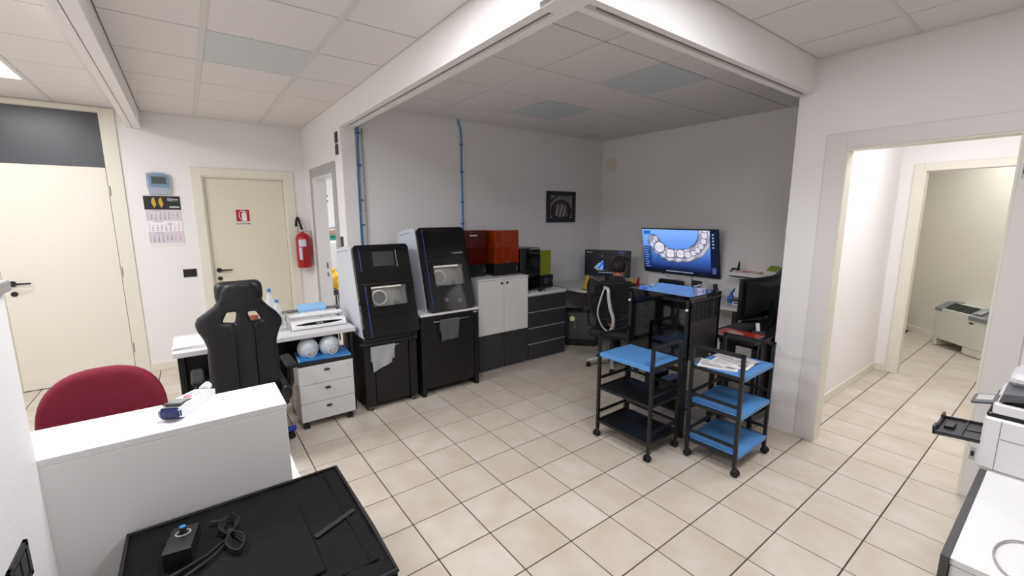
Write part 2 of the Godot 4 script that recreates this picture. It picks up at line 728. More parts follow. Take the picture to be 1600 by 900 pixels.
# ------------------------------------------------------------ doors
func lever(p: Node3D, at: Vector3, dirz: float) -> void:
	# black rose, lever and key cylinder on a face that looks towards +x
	var h := Node3D.new()
	h.name = "handle"
	p.add_child(h, true)
	h.position = at
	var K: Material = mats["black_metal"]
	beg()
	lathe([[0.0, 0], [0.026, 0], [0.026, 0.009], [0.023, 0.012], [0.0, 0.012]], 18, Transform3D(Basis(Vector3(0, 0, 1), -PI / 2), Vector3.ZERO))
	lathe([[0.0, 0], [0.023, 0], [0.023, 0.008], [0.0, 0.01]], 18, Transform3D(Basis(Vector3(0, 0, 1), -PI / 2), Vector3(0, -0.095, 0)))
	put("rose", K, h)
	beg()
	tube([Vector3(0.01, 0, 0), Vector3(0.045, 0, 0), Vector3(0.05, 0, dirz * 0.012), Vector3(0.05, 0, dirz * 0.125)], [0.009, 0.009, 0.0095, 0.008], 10)
	put("lever", K, h)

func build_doors() -> void:
	var C: Material = mats["cream"]
	var D: Material = mats["door_cream"]
	# tall door with dark glass above
	var d1 := room("door_1")
	beg()
	for s in [[1.88, 1.985], [2.835, 2.94]]:
		bx(-4.5, 0, s[0], -4.485, 2.69, s[1], 0.003)
		bx(-4.6, 0, 1.98 if s[0] < 2 else 2.82, -4.5, 2.66, 2.0 if s[0] < 2 else 2.84)
	bx(-4.5, 2.645, 1.985, -4.485, 2.69, 2.835, 0.003)
	bx(-4.6, 2.64, 2.0, -4.5, 2.66, 2.82)
	put("casing", C, d1)
	beg()
	bx(-4.535, 0.006, 2.003, -4.495, 2.125, 2.817, 0.002)
	put("leaf", D, d1)
	beg()
	bx(-4.528, 2.128, 2.0, -4.518, 2.64, 2.82)
	put("transom_pane", mt("smoked_glass", "46464a", 0.34), d1)
	for y in [0.25, 1.05, 1.86]:
		beg()
		tube([Vector3(-4.487, y, 1.995), Vector3(-4.487, y + 0.09, 1.995)], 0.007, 8)
		put("hinge", mats["grey_alu"], d1)
	lever(d1, Vector3(-4.495, 1.04, 2.755), -1.0)
	# second cream door with the extinguisher sign
	var d2 := room("door_2")
	beg()
	for s in [[0.327, 0.43], [1.24, 1.335]]:
		bx(-4.5, 0, s[0], -4.485, 2.18, s[1], 0.003)
	bx(-4.5, 2.09, 0.43, -4.485, 2.18, 1.24, 0.003)
	for s in [[0.42, 0.445], [1.225, 1.25]]:
		bx(-4.6, 0, s[0], -4.498, 2.10, s[1])
	bx(-4.6, 2.075, 0.445, -4.498, 2.10, 1.225)
	put("casing", C, d2)
	beg()
	bx(-4.555, 0.006, 0.447, -4.525, 2.073, 1.223, 0.002)
	put("leaf", mt("door_cream_b", "dfdac6", 0.45), d2)
	lever(d2, Vector3(-4.525, 1.045, 1.17), -1.0)
	# grey framed opening to the store room
	var d3 := room("door_3")
	beg()
	for s in [[-4.205, -4.1], [-3.255, -3.15]]:
		bx(s[0], 0, 0.19, s[1], 2.19, 0.204, 0.003)
	bx(-4.1, 2.085, 0.19, -3.255, 2.19, 0.204, 0.003)
	put("casing", mt("frame_grey", "a9a8a9", 0.45), d3)
	beg()
	bx(-4.12, 0, 0.055, -4.09, 2.09, 0.2)
	bx(-3.265, 0, 0.05, -3.245, 2.09, 0.2)
	bx(-4.09, 2.075, 0.05, -3.265, 2.09, 0.2)
	put("jamb", mt("jamb_white", "dcdbda", 0.45), d3)
	for q in [[1.03, 0.05, 0.07], [0.93, 0.05, 0.05]]:
		beg()
		bx(-4.0905, q[0], 0.09, -4.0885, q[0] + q[2], 0.11)
		put("strike_plate", mt("plate_grey", "77777a", 0.4, 0.5), d3)
	for y in [1.89, 1.83]:
		beg()
		box(Vector3(-4.0895, y, 0.05), Vector3(0.002, 0.014, 0.014))
		put("hole_plug", mats["black_plastic"], d3)
	# white casing round the corridor opening
	var t1 := room("trim_1")
	beg()
	bx(0.237, 0, -2.13, 0.354, 2.187, -2.118, 0.003)
	bx(1.125, 0, -2.13, 1.254, 2.187, -2.118, 0.003)
	bx(0.354, 2.085, -2.13, 1.125, 2.187, -2.118, 0.003)
	put("casing", mt("casing_white", "e2dedb", 0.4), t1)
	beg()
	bx(0.354, 0, -2.235, 0.366, 2.085, -2.12)
	bx(1.113, 0, -2.235, 1.125, 2.085, -2.12)
	bx(0.366, 2.073, -2.235, 1.113, 2.085, -2.12)
	put("jamb", C, t1)
	for y in [0.24, 1.84]:
		beg()
		bx(1.136, y, -2.118, 1.16, y + 0.075, -2.1165, 0.0005)
		var pl := put("latch_plate", mats["grey_alu"], t1)
		beg()
		bx(1.141, y + 0.022, -2.1165, 1.155, y + 0.052, -2.1155)
		put("latch_slot", mats["black_plastic"], pl)
	var t2 := room("trim_2")
	beg()
	bx(0.262, 0, -4.42, 0.345, 2.15, -4.405, 0.003)
	bx(1.15, 0, -4.42, 1.235, 2.15, -4.405, 0.003)
	bx(0.345, 2.075, -4.42, 1.15, 2.15, -4.405, 0.003)
	bx(0.345, 0, -4.53, 0.357, 2.075, -4.41)
	bx(1.138, 0, -4.53, 1.15, 2.075, -4.41)
	put("casing", C, t2)

# ------------------------------------------------------------ reception end
func caster(p: Node3D, at: Vector3, r := 0.026, m: Material = null) -> void:
	var c := Node3D.new()
	c.name = "caster"
	p.add_child(c, true)
	c.position = at
	var K: Material = m if m else mats["rubber"]
	beg()
	for s in [-1.0, 1.0]:
		lathe([[0.0, -0.008], [r * 0.8, -0.008], [r, -0.004], [r, 0.004], [r * 0.8, 0.008], [0.0, 0.008]], 14, Transform3D(Basis(Vector3(0, 0, 1), PI / 2), Vector3(s * 0.013, r, 0.008)))
	put("wheel", K, c)
	beg()
	bx(-0.006, r * 0.6, -0.012, 0.006, r * 2.0, 0.016, 0.003)
	tube([Vector3(0, r * 1.7, -0.006), Vector3(0, r * 2.6, -0.006)], 0.007, 8)
	put("fork", mats["black_plastic"], c)

func five_star(p: Node3D, r: float, y: float, m: Material, a0: float, tip: Material = null, seat_y := 0.42) -> void:
	beg()
	lathe([[0.0, y - 0.02], [0.05, y - 0.02], [0.05, y + 0.03], [0.034, y + 0.06], [0.034, y + 0.16], [0.024, y + 0.16], [0.024, seat_y], [0.0, seat_y]], 16)
	put("gas_lift", mats["black_plastic"], p)
	for k in 5:
		var an := a0 + TAU * k / 5
		var d := Vector3(cos(an), 0, sin(an))
		beg()
		tube([d * 0.03 + Vector3.UP * (y + 0.01), d * r * 0.6 + Vector3.UP * (y + 0.005), d * r + Vector3.UP * (y - 0.012)], [0.026, 0.022, 0.017], 8)
		var leg := put("base_leg", m, p)
		if tip:
			beg()
			tube([d * (r - 0.06) + Vector3.UP * (y - 0.006), d * (r + 0.012) + Vector3.UP * (y - 0.012)], [0.0235, 0.021], 8)
			put("leg_cap", tip, leg)
		caster(p, d * (r - 0.012))

func build_front() -> void:
	# reception counter: tall front, narrow top, lower worktop behind
	var t := thing("reception_counter", "white reception counter with a narrow speckled top and tall front panel", "counter", Vector3(-0.10, 0, 1.5))
	var W: Material = mats["white_lam"]
	beg()
	bx(-0.022, 0, -0.278, -0.0005, 1.028, 0.62, 0.0015)
	put("front_panel", mt("counter_white", "ecebea", 0.45), t)
	beg()
	bx(-0.205, 0, -0.278, -0.022, 1.028, -0.258, 0.001)
	put("end_panel", mats["counter_white"], t)
	beg()
	bx(-0.226, 1.028, -0.28, -0.0005, 1.05, 0.62, 0.002)
	var top := mt("counter_top", "ecebea", 0.42)
	top.heightmap_enabled = true
	top.heightmap_texture = noise_tex(0.5, Color.BLACK, Color.WHITE, 256, 33)
	top.heightmap_scale = 0.12
	top.uv1_triplanar = true
	top.uv1_world_triplanar = true
	top.uv1_scale = Vector3(3, 3, 3)
	put("top", top, t)
	beg()
	bx(-0.85, 0.722, -0.31, -0.03, 0.75, 0.62, 0.002)
	put("worktop", W, t)
	for z in [-0.27, 0.58]:
		beg()
		bx(-0.83, 0, z, -0.78, 0.722, z + 0.03)
		put("leg", W, t)
	# red chair
	var c := thing("office_chair", "red fabric office chair with a rounded back behind the white counter", "chair", Vector3(-1.02, 0, 1.80))
	var red := mt("red_fabric", "740e2a", 0.85)
	red.heightmap_enabled = true
	red.heightmap_texture = noise_tex(0.6, Color.BLACK, Color.WHITE, 256, 35)
	red.heightmap_scale = 0.08
	red.uv1_triplanar = true
	red.uv1_scale = Vector3(5, 5, 5)
	beg()
	nets(func(p: Vector3) -> float:
		var q := p - Vector3(-0.2, 0.735, 0)
		q.x -= q.z * q.z * 0.9 - q.y * 0.12
		var e := pow(pow(absf(q.z) / 0.222, 2.7) + pow(absf(q.y) / 0.232, 2.5), 0.385)
		var d2 := (e - 1.0) * 0.2
		var w := Vector2(maxf(d2 + 0.028, 0.0), maxf(absf(q.x) - 0.006, 0.0))
		return w.length() - 0.028, Vector3(-0.32, 0.46, -0.26), Vector3(-0.05, 1.0, 0.26), 0.012)
	put("backrest", red, c)
	beg()
	nets(func(p: Vector3) -> float:
		var q := (p - Vector3(0.06, 0.46, 0)).abs() - Vector3(0.19, 0.012, 0.19)
		return Vector3(maxf(q.x, 0), maxf(q.y, 0), maxf(q.z, 0)).length() - 0.035, Vector3(-0.22, 0.38, -0.28), Vector3(0.34, 0.54, 0.28), 0.016)
	put("seat", red, c)
	beg()
	tube([Vector3(-0.12, 0.42, 0), Vector3(-0.21, 0.44, 0), Vector3(-0.235, 0.6, 0), Vector3(-0.22, 0.72, 0)], 0.018, 8)
	put("back_bar", mats["black_plastic"], c)
	five_star(c, 0.28, 0.08, mats["black_plastic"], 0.3)
	# handheld tooth shade meter
	var h := thing("handheld_meter", "white handheld meter with a grey screen and dark blue end on the counter top", "handheld device", Vector3(-0.25, 1.05, 1.472), 1.08)
	beg()
	var prof := PackedVector2Array([Vector2(-0.1, 0.001), Vector2(0.075, 0.001), Vector2(0.098, 0.012), Vector2(0.098, 0.036), Vector2(0.06, 0.043), Vector2(-0.085, 0.026), Vector2(-0.1, 0.02)])
	ext(prof, -0.028, 0.028, Transform3D(Basis(Vector3(0, 0, 1), Vector3(0, 1, 0), Vector3(-1, 0, 0)), Vector3.ZERO))
	put("body", mats["white_plastic"], h)
	beg()
	bx(-0.031, 0.006, 0.086, 0.031, 0.041, 0.104, 0.01)
	put("bumper", mt("navy", "1c2a5e", 0.35), h)
	var sl := Transform3D(Basis(Vector3.RIGHT, -0.117), Vector3(0, 0.0425, 0.055))
	beg()
	bx(-0.025, -0.002, -0.03, 0.025, 0.0015, 0.03, 0.0008, sl)
	var scr := put("screen", mt("screen_dark", "3a3c3c", 0.2), h)
	beg()
	bx(-0.019, 0.0012, -0.022, 0.019, 0.0022, 0.02, 0.0, sl)
	put("display", mt("lcd_grey", "8f928d", 0.25), scr)
	beg()
	lathe([[0.0, 0.0], [0.0105, 0.0], [0.0105, 0.003], [0.0, 0.0035]], 14, Transform3D(Basis(Vector3.RIGHT, -0.117), Vector3(0, 0.0365, 0.005)))
	put("button", mt("button_red", "d7768a", 0.4), h)
	for q in [[-0.012, -0.02], [0.012, -0.02], [-0.012, -0.04], [0.012, -0.04]]:
		beg()
		lathe([[0.0, 0.0], [0.005, 0.0], [0.005, 0.002], [0.0, 0.0025]], 10, Transform3D(Basis(Vector3.RIGHT, -0.117), Vector3(q[0], 0.0435 - 0.117 * (0.06 - q[1]), q[1])))
		put("key", mt("key_grey", "c9cbce", 0.5), h)
	beg()
	tube([Vector3(0, 0.024, -0.09), Vector3(0, 0.03, -0.112), Vector3(0, 0.022, -0.122)], [0.016, 0.012, 0.009], 12)
	put("probe", mats["white_plastic"], h)
	# black fabric cover over a low machine
	var v := thing("dust_cover", "black fabric dust cover draped over a square machine before the counter", "cover", Vector3(0.188, 0, 1.362))
	var fab := mt("cover_fabric", "0b0b0d", 0.72)
	fab.metallic_specular = 0.3
	fab.heightmap_enabled = true
	fab.heightmap_texture = noise_tex(0.35, Color.BLACK, Color.WHITE, 256, 41)
	fab.heightmap_scale = 0.05
	fab.uv1_triplanar = true
	fab.uv1_scale = Vector3(4, 4, 4)
	var nz := FastNoiseLite.new()
	nz.seed = 5
	nz.frequency = 2.2
	var HX := 0.279
	var HZ := 0.276
	var N := 36
	beg()
	var gp := func(i: int, j: int) -> Vector3:
		var u := lerpf(-1, 1, i / float(N))
		var w := lerpf(-1, 1, j / float(N))
		var e := maxf(absf(u), absf(w))
		var hgt := 0.78 + 0.006 * nz.get_noise_2d(u * 1.4, w * 1.4) - 0.004 * (1.0 - e) + 0.0025 * nz.get_noise_2d(u * 6 + 9, w * 5)
		if e > 0.999: hgt -= 0.006
		return Vector3(u * HX, hgt, w * HZ)
	for i in N:
		for j in N:
			var q := [gp.call(i, j), gp.call(i + 1, j), gp.call(i + 1, j + 1), gp.call(i, j + 1)]
			var nn := []
			for ij in [[i, j], [i + 1, j], [i + 1, j + 1], [i, j + 1]]:
				var a: Vector3 = gp.call(mini(ij[0] + 1, N), ij[1]) - gp.call(maxi(ij[0] - 1, 0), ij[1])
				var b: Vector3 = gp.call(ij[0], mini(ij[1] + 1, N)) - gp.call(ij[0], maxi(ij[1] - 1, 0))
				nn.append(b.cross(a).normalized())
			quad_smooth([q[0], nn[0]], [q[1], nn[1]], [q[2], nn[2]], [q[3], nn[3]])
	put("top_cloth", fab, v)
	for sd in [[Vector3(-1, 0, -1), Vector3(1, 0, -1), Vector3(0, 0, -1)], [Vector3(1, 0, -1), Vector3(1, 0, 1), Vector3(1, 0, 0)], [Vector3(1, 0, 1), Vector3(-1, 0, 1), Vector3(0, 0, 1)], [Vector3(-1, 0, 1), Vector3(-1, 0, -1), Vector3(-1, 0, 0)]]:
		beg()
		var K := 24
		var outw: Vector3 = sd[2]
		var room_out := 0.0 if outw.x < -0.5 else 0.012
		for i in K:
			for r in 6:
				var pp := []
				for ij in [[i, r], [i + 1, r], [i + 1, r + 1], [i, r + 1]]:
					var base: Vector3 = sd[0].lerp(sd[1], ij[0] / float(K)) * Vector3(HX, 1, HZ)
					var hh := lerpf(0.775, 0.06, ij[1] / 6.0)
					var rip: float = sin(ij[0] * 1.3 + outw.x * 2) * 0.5 + 0.5
					pp.append([base + Vector3.UP * hh + outw * rip * room_out * (ij[1] / 6.0), outw])
				quad_smooth(pp[0], pp[1], pp[2], pp[3])
		put("side_cloth", fab, v)
	beg()
	tube([Vector3(-HX, 0.778, -HZ), Vector3(HX * 0.3, 0.781, -HZ - 0.001), Vector3(HX, 0.776, -HZ), Vector3(HX + 0.001, 0.78, HZ * 0.2), Vector3(HX, 0.777, HZ), Vector3(-HX * 0.2, 0.78, HZ), Vector3(-HX, 0.777, HZ), Vector3(-HX + 0.004, 0.78, 0)], 0.006, 8, true)
	put("hem_piping", mats["rubber"], v)
	beg()
	bx(-0.115, 0.779, -0.13, 0.185, 0.7855, 0.20, 0.003, Transform3D(Basis(Vector3.UP, 0.02), Vector3.ZERO))
	put("pocket_flap", fab, v)
	beg()
	box(Vector3.ZERO, Vector3(0.13, 0.004, 0.016), 0.001, Transform3D(Basis(Vector3.UP, -1.17), Vector3(0.02, 0.783, -0.196)))
	put("strap", mats["rubber"], v)
	beg()
	bx(0.215, 0.7795, -0.25, 0.222, 0.7825, 0.25, 0.001)
	bx(-0.25, 0.7795, -0.235, 0.215, 0.7825, -0.228, 0.001)
	put("seam", fab, v)
	# knob box with cable
	var k := thing("foot_control_box", "small sloping black control box with a blue-tipped knob on the dust cover", "control box", Vector3(0.085, 0.786, 1.513), -0.16)
	beg()
	ext(PackedVector2Array([Vector2(-0.062, 0), Vector2(0.062, 0), Vector2(0.062, 0.046), Vector2(0.055, 0.049), Vector2(-0.055, 0.036), Vector2(-0.062, 0.032)]), -0.029, 0.029)
	put("housing", mats["black_plastic"], k)
	var ka := Transform3D(Basis(Vector3(0, 0, 1), 0.117), Vector3(-0.018, 0.0408, 0))
	beg()
	lathe([[0.0, 0], [0.0175, 0], [0.0175, 0.0012], [0.0, 0.0012]], 24, ka)
	var dial := put("dial_plate", mats["grey_alu"], k)
	beg()
	lathe([[0.0125, 0.0012], [0.0132, 0.0018], [0.0139, 0.0012]], 24, ka)
	put("dial_ring", mats["black_plastic"], dial)
	beg()
	lathe([[0.0, 0.0012], [0.0082, 0.0012], [0.0078, 0.017], [0.0, 0.017]], 16, ka)
	var kn := put("knob", mats["rubber"], k)
	beg()
	lathe([[0.0, 0.017], [0.0074, 0.017], [0.0066, 0.0192], [0.0, 0.0196]], 16, ka)
	put("knob_cap", mt("cap_blue", "3f8fd2", 0.35), kn)
	var kc := thing("coiled_cable", "black cable tied in loops beside the knob box on the dust cover", "cable", Vector3(0.082, 0.787, 1.415))
	beg()
	var Y := 0.004
	for q in 3:
		var o := 0.005 * q
		tube(bend([Vector3(-0.083 + o, Y, 0.038), Vector3(-0.067, Y, 0.008), Vector3(-0.062 - o, Y + o, -0.012), Vector3(-0.033, Y + o, -0.019 - o), Vector3(0.01, Y + o, -0.011), Vector3(0.008 + o, Y + o, 0.003), Vector3(-0.029, Y + o, 0.01 + o), Vector3(-0.055, Y + o, 0.0)]), 0.0026, 7)
		tube(bend([Vector3(0.01, Y + o, -0.008), Vector3(0.046, Y + o, -0.022 - o), Vector3(0.076, Y + o, -0.031), Vector3(0.094 + o, Y + o, -0.017), Vector3(0.084, Y + o, 0.0), Vector3(0.05, Y + o, -0.002 + o), Vector3(0.012, Y + o, -0.004)]), 0.0026, 7)
	put("loop", mats["rubber"], kc)
	beg()
	lathe([[0.0, 0], [0.009, 0], [0.009, 0.016], [0.0, 0.016]], 12, Transform3D(Basis(Vector3(0, 0, 1), PI / 2), Vector3(0.018, Y + 0.004, -0.004)))
	put("tie", mats["black_plastic"], kc)
	beg()
	for o in [0.0, 0.014]:
		tube([Vector3(0.02 + o, Y, 0.0), Vector3(0.065 + o, Y + 0.002, 0.05 - o), Vector3(0.1 + o * 1.6, Y + 0.006, 0.115 - o * 1.5), Vector3(0.118 + o * 2, Y + 0.006, 0.16 - o * 1.5)], [0.0026, 0.003, 0.005, 0.0055], 8)
	put("plug_lead", mats["rubber"], kc)
	# socket on the partition
	var s := thing("wall_socket", "black rectangular wall socket plate low on the pale partition panel", "socket", Vector3(0.135, 0.905, 1.782), PI)
	socket_plate(s, 0.12, 0.085)

func socket_plate(p: Node3D, w: float, h: float, dark := true) -> void:
	var K: Material = mats["black_plastic"] if dark else mats["white_plastic"]
	beg()
	for q in [[-w / 2, -h / 2, w / 2, -h / 2 + h * 0.14], [-w / 2, h / 2 - h * 0.14, w / 2, h / 2], [-w / 2, -h / 2, -w / 2 + w * 0.14, h / 2], [w / 2 - w * 0.14, -h / 2, w / 2, h / 2]]:
		bx(q[0], q[1], 0, q[2], q[3], 0.009, 0.001)
	put("frame", K, p)
	beg()
	bx(-w * 0.37, -h * 0.37, 0, w * 0.37, h * 0.37, 0.006, 0.001)
	var i := put("insert", mt("insert_grey", "2c2d30", 0.45) if dark else mats["white_plastic"], p)
	beg()
	for k in 2:
		var lng := w > h
		var a := Vector3((k - 0.5) * w * 0.36 if lng else 0.0, 0.0 if lng else (k - 0.5) * h * 0.36, 0.0065)
		box(a, Vector3(w * 0.3 if lng else w * 0.6, h * 0.6 if lng else h * 0.3, 0.003), 0.0008)
	put("button", K, i)

# ------------------------------------------------------------ white desk by the wall
func build_desk() -> void:
	var t := thing("desk", "white desk with a black frame behind the gaming chair", "desk", Vector3(-2.475, 0, 0.978))
	beg()
	bx(-0.275, 0.70, -0.608, 0.275, 0.735, 0.607, 0.002)
	put("top", mt("desk_white", "d3d2d2", 0.45), t)
	for z in [-0.585, 0.56]:
		beg()
		for x in [-0.25, 0.2]:
			bx(x, 0, z, x + 0.05, 0.70, z + 0.025, 0.002)
		bx(-0.2, 0.66, z, 0.2, 0.70, z + 0.025)
		bx(-0.2, 0.0, z, 0.2, 0.03, z + 0.025)
		put("leg_frame", mats["black_metal"], t)
	beg()
	bx(-0.26, 0.12, -0.56, -0.245, 0.70, 0.56)
	put("modesty_panel", mats["black_lam"], t)
	var pc := thing("computer_tower", "dark computer tower standing under the white desk near its end", "computer", Vector3(-2.53, 0, 1.385))
	beg()
	bx(-0.18, 0.01, -0.09, 0.18, 0.42, 0.09, 0.004)
	put("case", mats["black_plastic"], pc)
	beg()
	bx(0.18, 0.03, -0.08, 0.186, 0.40, 0.08, 0.002)
	put("front_panel", mats["black_gloss"], pc)
	for q in [[-2.25, 1.49, "small white adapter box under the desk, nearest its end leg"], [-2.28, 1.40, "small white adapter box under the desk, in front of the dark tower"]]:
		var b := thing("power_adapter", q[2], "adapter", Vector3(q[0], 0, q[1]), 0.1, "white adapters under the desk")
		beg()
		bx(-0.025, 0, -0.028, 0.025, 0.09, 0.028, 0.004)
		put("case", mats["white_plastic"], b)
		beg()
		tube([Vector3(-0.01, 0.085, 0), Vector3(-0.012, 0.12, 0.005), Vector3(-0.012, 0.16, 0.0)], 0.004, 6)
		put("lead", mats["white_plastic"], b)
	var pp := thing("paper_stack", "white printed sheets stacked at the end of the white desk", "papers", Vector3(-2.44, 0.735, 1.468), -0.04)
	for k in 5:
		beg()
		box(Vector3(0.003 * (k % 2), 0.002 + 0.004 * k, 0.004 * ((k * 2) % 3)), Vector3(0.30, 0.0035, 0.21), 0.0, Transform3D(Basis(Vector3.UP, 0.03 * (k - 2)), Vector3.ZERO))
		put("sheet", mats["paper"], pp)
	beg()
	for k in 7: bx(-0.11 + 0.02 * k, 0.0199, -0.08, -0.105 + 0.02 * k, 0.0204, 0.06 - 0.02 * (k % 3))
	put("print_line", mt("print_grey", "b9b8bb", 0.8), pp)
	# bottles
	for q in [[-2.62, 0.93, 1.06, "clear plastic bottle with a blue cap, the taller one behind the gaming chair"], [-2.45, 0.905, 0.99, "clear plastic bottle with a blue cap, the shorter one behind the gaming chair"]]:
		var b := thing("plastic_bottle", q[3], "bottle", Vector3(q[0], 0.735, q[1]), 0.0, "bottles on the white desk")
		var H: float = q[2] - 0.735
		beg()
		lathe([[0.0, 0.0], [0.03, 0.0], [0.034, 0.008], [0.034, H * 0.45], [0.031, H * 0.5], [0.034, H * 0.55], [0.03, H * 0.7], [0.013, H * 0.88], [0.012, H * 0.93]], 18, Transform3D.IDENTITY, true)
		put("body", glass("bottle_plastic", "e8f0f4", 0.35), b)
		beg()
		lathe([[0.0, H * 0.92], [0.0155, H * 0.92], [0.015, H], [0.0, H]], 16)
		put("cap", mt("cap_blue2", "3d7fb8", 0.4), b)
		beg()
		lathe([[0.0345, H * 0.2], [0.0345, H * 0.42]], 18)
		put("wrapper", mt("wrapper_blue", "a9c8dc", 0.5), b)
	var jr := thing("small_jar", "small white jar with a brown lid glimpsed through the chair back opening", "jar", Vector3(-2.5, 0.735, 1.065))
	beg()
	lathe([[0.0, 0], [0.032, 0], [0.034, 0.01], [0.034, 0.1], [0.028, 0.115]], 16)
	put("body", mats["white_plastic"], jr)
	beg()
	lathe([[0.0, 0.112], [0.031, 0.112], [0.031, 0.14], [0.0, 0.143]], 16)
	put("lid", mt("lid_brown", "8d4a3a", 0.5), jr)
	# sealing machine with blue film roll
	var s := thing("sealing_machine", "white bench sealing machine with a black front badge on the desk", "sealing machine", Vector3(-2.34, 0.735, 0.615), PI / 2)
	beg()
	ext(PackedVector2Array([Vector2(0.0, 0.012), Vector2(0.0, 0.024), Vector2(-0.03, 0.06), Vector2(-0.09, 0.062), Vector2(-0.1, 0.05), Vector2(-0.1, 0.004), Vector2(-0.006, 0.004)]), -0.211, 0.211, Transform3D(Basis(Vector3(0, 0, 1), Vector3(0, 1, 0), Vector3(-1, 0, 0)), Vector3.ZERO))
	put("housing", mats["white_plastic"], s)
	var fx := Transform3D(Basis(Vector3.RIGHT, -0.694), Vector3(0, 0.0425, -0.0145))
	beg()
	var bad := PackedVector2Array()
	for k in 24:
		var an := TAU * k / 24
		bad.append(Vector2(cos(an) * 0.185, signf(sin(an)) * pow(absf(sin(an)), 1.5) * 0.014))
	ext(bad, 0.0, 0.0015, fx)
	var bd := put("badge", mats["black_gloss"], s)
	words("One", 0.03, mt("badge_grey", "b5b8bb", 0.4), bd, fx * Transform3D(Basis(), Vector3(0, 0, 0.0018)), 0.0006)
	beg()
	lathe([[0.0, 0], [0.005, 0], [0.004, 0.002], [0.0, 0.002]], 10, fx * Transform3D(Basis(Vector3.RIGHT, PI / 2), Vector3(-0.145, 0, 0.0015)))
	put("lamp_button", mt("button_red2", "c8383a", 0.4), bd)
	beg()
	tube([Vector3(-0.215, 0.088, -0.15), Vector3(0.215, 0.088, -0.15)], 0.021, 14)
	put("press_bar", mats["white_plastic"], s)
	for x in [-0.222, 0.214]:
		beg()
		bx(x, 0.0, -0.22, x + 0.008, 0.05, -0.03, 0.002)
		tube([Vector3(x + 0.004, 0.03, -0.06), Vector3(x + 0.004, 0.1, -0.12), Vector3(x + 0.004, 0.12, -0.2), Vector3(x + 0.004, 0.04, -0.24)], 0.006, 8)
		put("side_arm", mats["grey_alu"], s)
	beg()
	tube([Vector3(-0.26, 0.115, -0.26), Vector3(0.23, 0.115, -0.26)], 0.013, 12)
	put("roll_bar", mt("bar_grey", "77787a", 0.4, 0.6), s)
	var r := thing("film_roll", "roll of pale blue film hung on the sealing machine's bar", "roll", Vector3(-2.6, 0.85, 0.622), PI / 2)
	beg()
	lathe([[0.015, -0.108], [0.056, -0.108], [0.056, 0.108], [0.015, 0.108]], 24, Transform3D(Basis(Vector3(0, 0, 1), PI / 2), Vector3.ZERO))
	put("film", mt("film_blue", "8fbfe4", 0.3), r)
	beg()
	bx(-0.1, -0.02, 0.05, 0.1, -0.008, 0.0585, 0.001)
	put("film_end", mats["paper"], r)
	# drawer pedestal
	var d := thing("drawer_pedestal", "white three-drawer pedestal on castors under the desk", "drawer unit", Vector3(-2.08, 0, 0.648), PI / 2)
	beg()
	bx(-0.204, 0.06, -0.5, 0.204, 0.51, -0.018, 0.002)
	put("body", mt("ped_grey", "b7aca6", 0.5), d)
	beg()
	bx(-0.206, 0.51, -0.502, 0.206, 0.53, -0.002, 0.002)
	put("top", mats["black_lam"], d)
	for k in 3:
		beg()
		bx(-0.203, 0.062 + k * 0.1495, -0.018, 0.203, 0.208 + k * 0.1495, 0.0, 0.0015)
		var dr := put("drawer", mats["desk_white"], d)
		beg()
		ext(PackedVector2Array([Vector2(-0.022, 0), Vector2(-0.012, -0.008), Vector2(0.012, -0.008), Vector2(0.022, 0), Vector2(0.012, 0.006), Vector2(-0.012, 0.006)]), 0.0, 0.012, Transform3D(Basis(), Vector3(0, 0.165 + k * 0.1495, 0)))
		put("pull", mats["black_plastic"], dr)
	beg()
	lathe([[0.0, 0], [0.009, 0], [0.008, 0.004], [0.0, 0.004]], 12, Transform3D(Basis(Vector3.RIGHT, PI / 2), Vector3(0.165, 0.47, 0)))
	put("lock", mats["chrome"], d)
	for q in [Vector3(-0.17, 0, -0.03), Vector3(0.16, 0, -0.03), Vector3(-0.17, 0, -0.45), Vector3(0.16, 0, -0.45)]:
		caster(d, q, 0.022)
	var bp := thing("blue_folder", "blue plastic folder lying on top of the drawer pedestal", "folder", Vector3(-2.27, 0.53, 0.63), -0.08)
	beg()
	bx(-0.15, 0.0, -0.195, 0.15, 0.006, 0.195, 0.001)
	bx(-0.148, 0.009, -0.193, 0.15, 0.012, 0.19, 0.001, Transform3D(Basis(Vector3.UP, 0.03), Vector3.ZERO))
	put("cover", mt("folder_blue", "2f77b5", 0.4), bp)
	beg()
	bx(-0.146, 0.006, -0.19, 0.145, 0.009, 0.19)
	put("sheets", mats["paper"], bp)
	for q in [[-2.275, 0.735, "cloudy white dome mask with a clear valve, beside the gaming chair on the pedestal"], [-2.26, 0.575, "cloudy white dome mask with a clear valve, nearer the pedestal's lock"]]:
		var m := thing("dome_mask", q[2], "mask", Vector3(q[0], 0.542, q[1]), PI / 2, "dome masks on the pedestal")
		beg()
		var pr := []
		for k in 13:
			var an := -0.65 + (PI / 2 + 0.65) * k / 12.0
			pr.append([cos(an) * 0.08 if k < 12 else 0.0, 0.055 + sin(an) * 0.088])
		lathe(pr, 24, Transform3D.IDENTITY, true)
		var dm := mt("dome_plastic", "c2c9cb", 0.35)
		dm.backlight_enabled = true
		dm.backlight = Color(0.25, 0.25, 0.25)
		put("dome", dm, m)
		beg()
		var rg := []
		for k in 16: rg.append(Vector3(0.008 + cos(TAU * k / 16) * 0.034, 0.032 + sin(TAU * k / 16) * 0.03, 0.075))
		tube(rg, 0.004, 6, true)
		put("valve_ring", mats["white_plastic"], m)
		beg()
		lathe([[0.0, 0.0], [0.02, 0.0], [0.018, 0.02], [0.0, 0.022]], 14, Transform3D(Basis(Vector3.RIGHT, PI / 2), Vector3(0.012, 0.028, 0.066)))
		put("valve", mt("valve_beige", "b9ae9c", 0.4), m)
	gaming_chair()

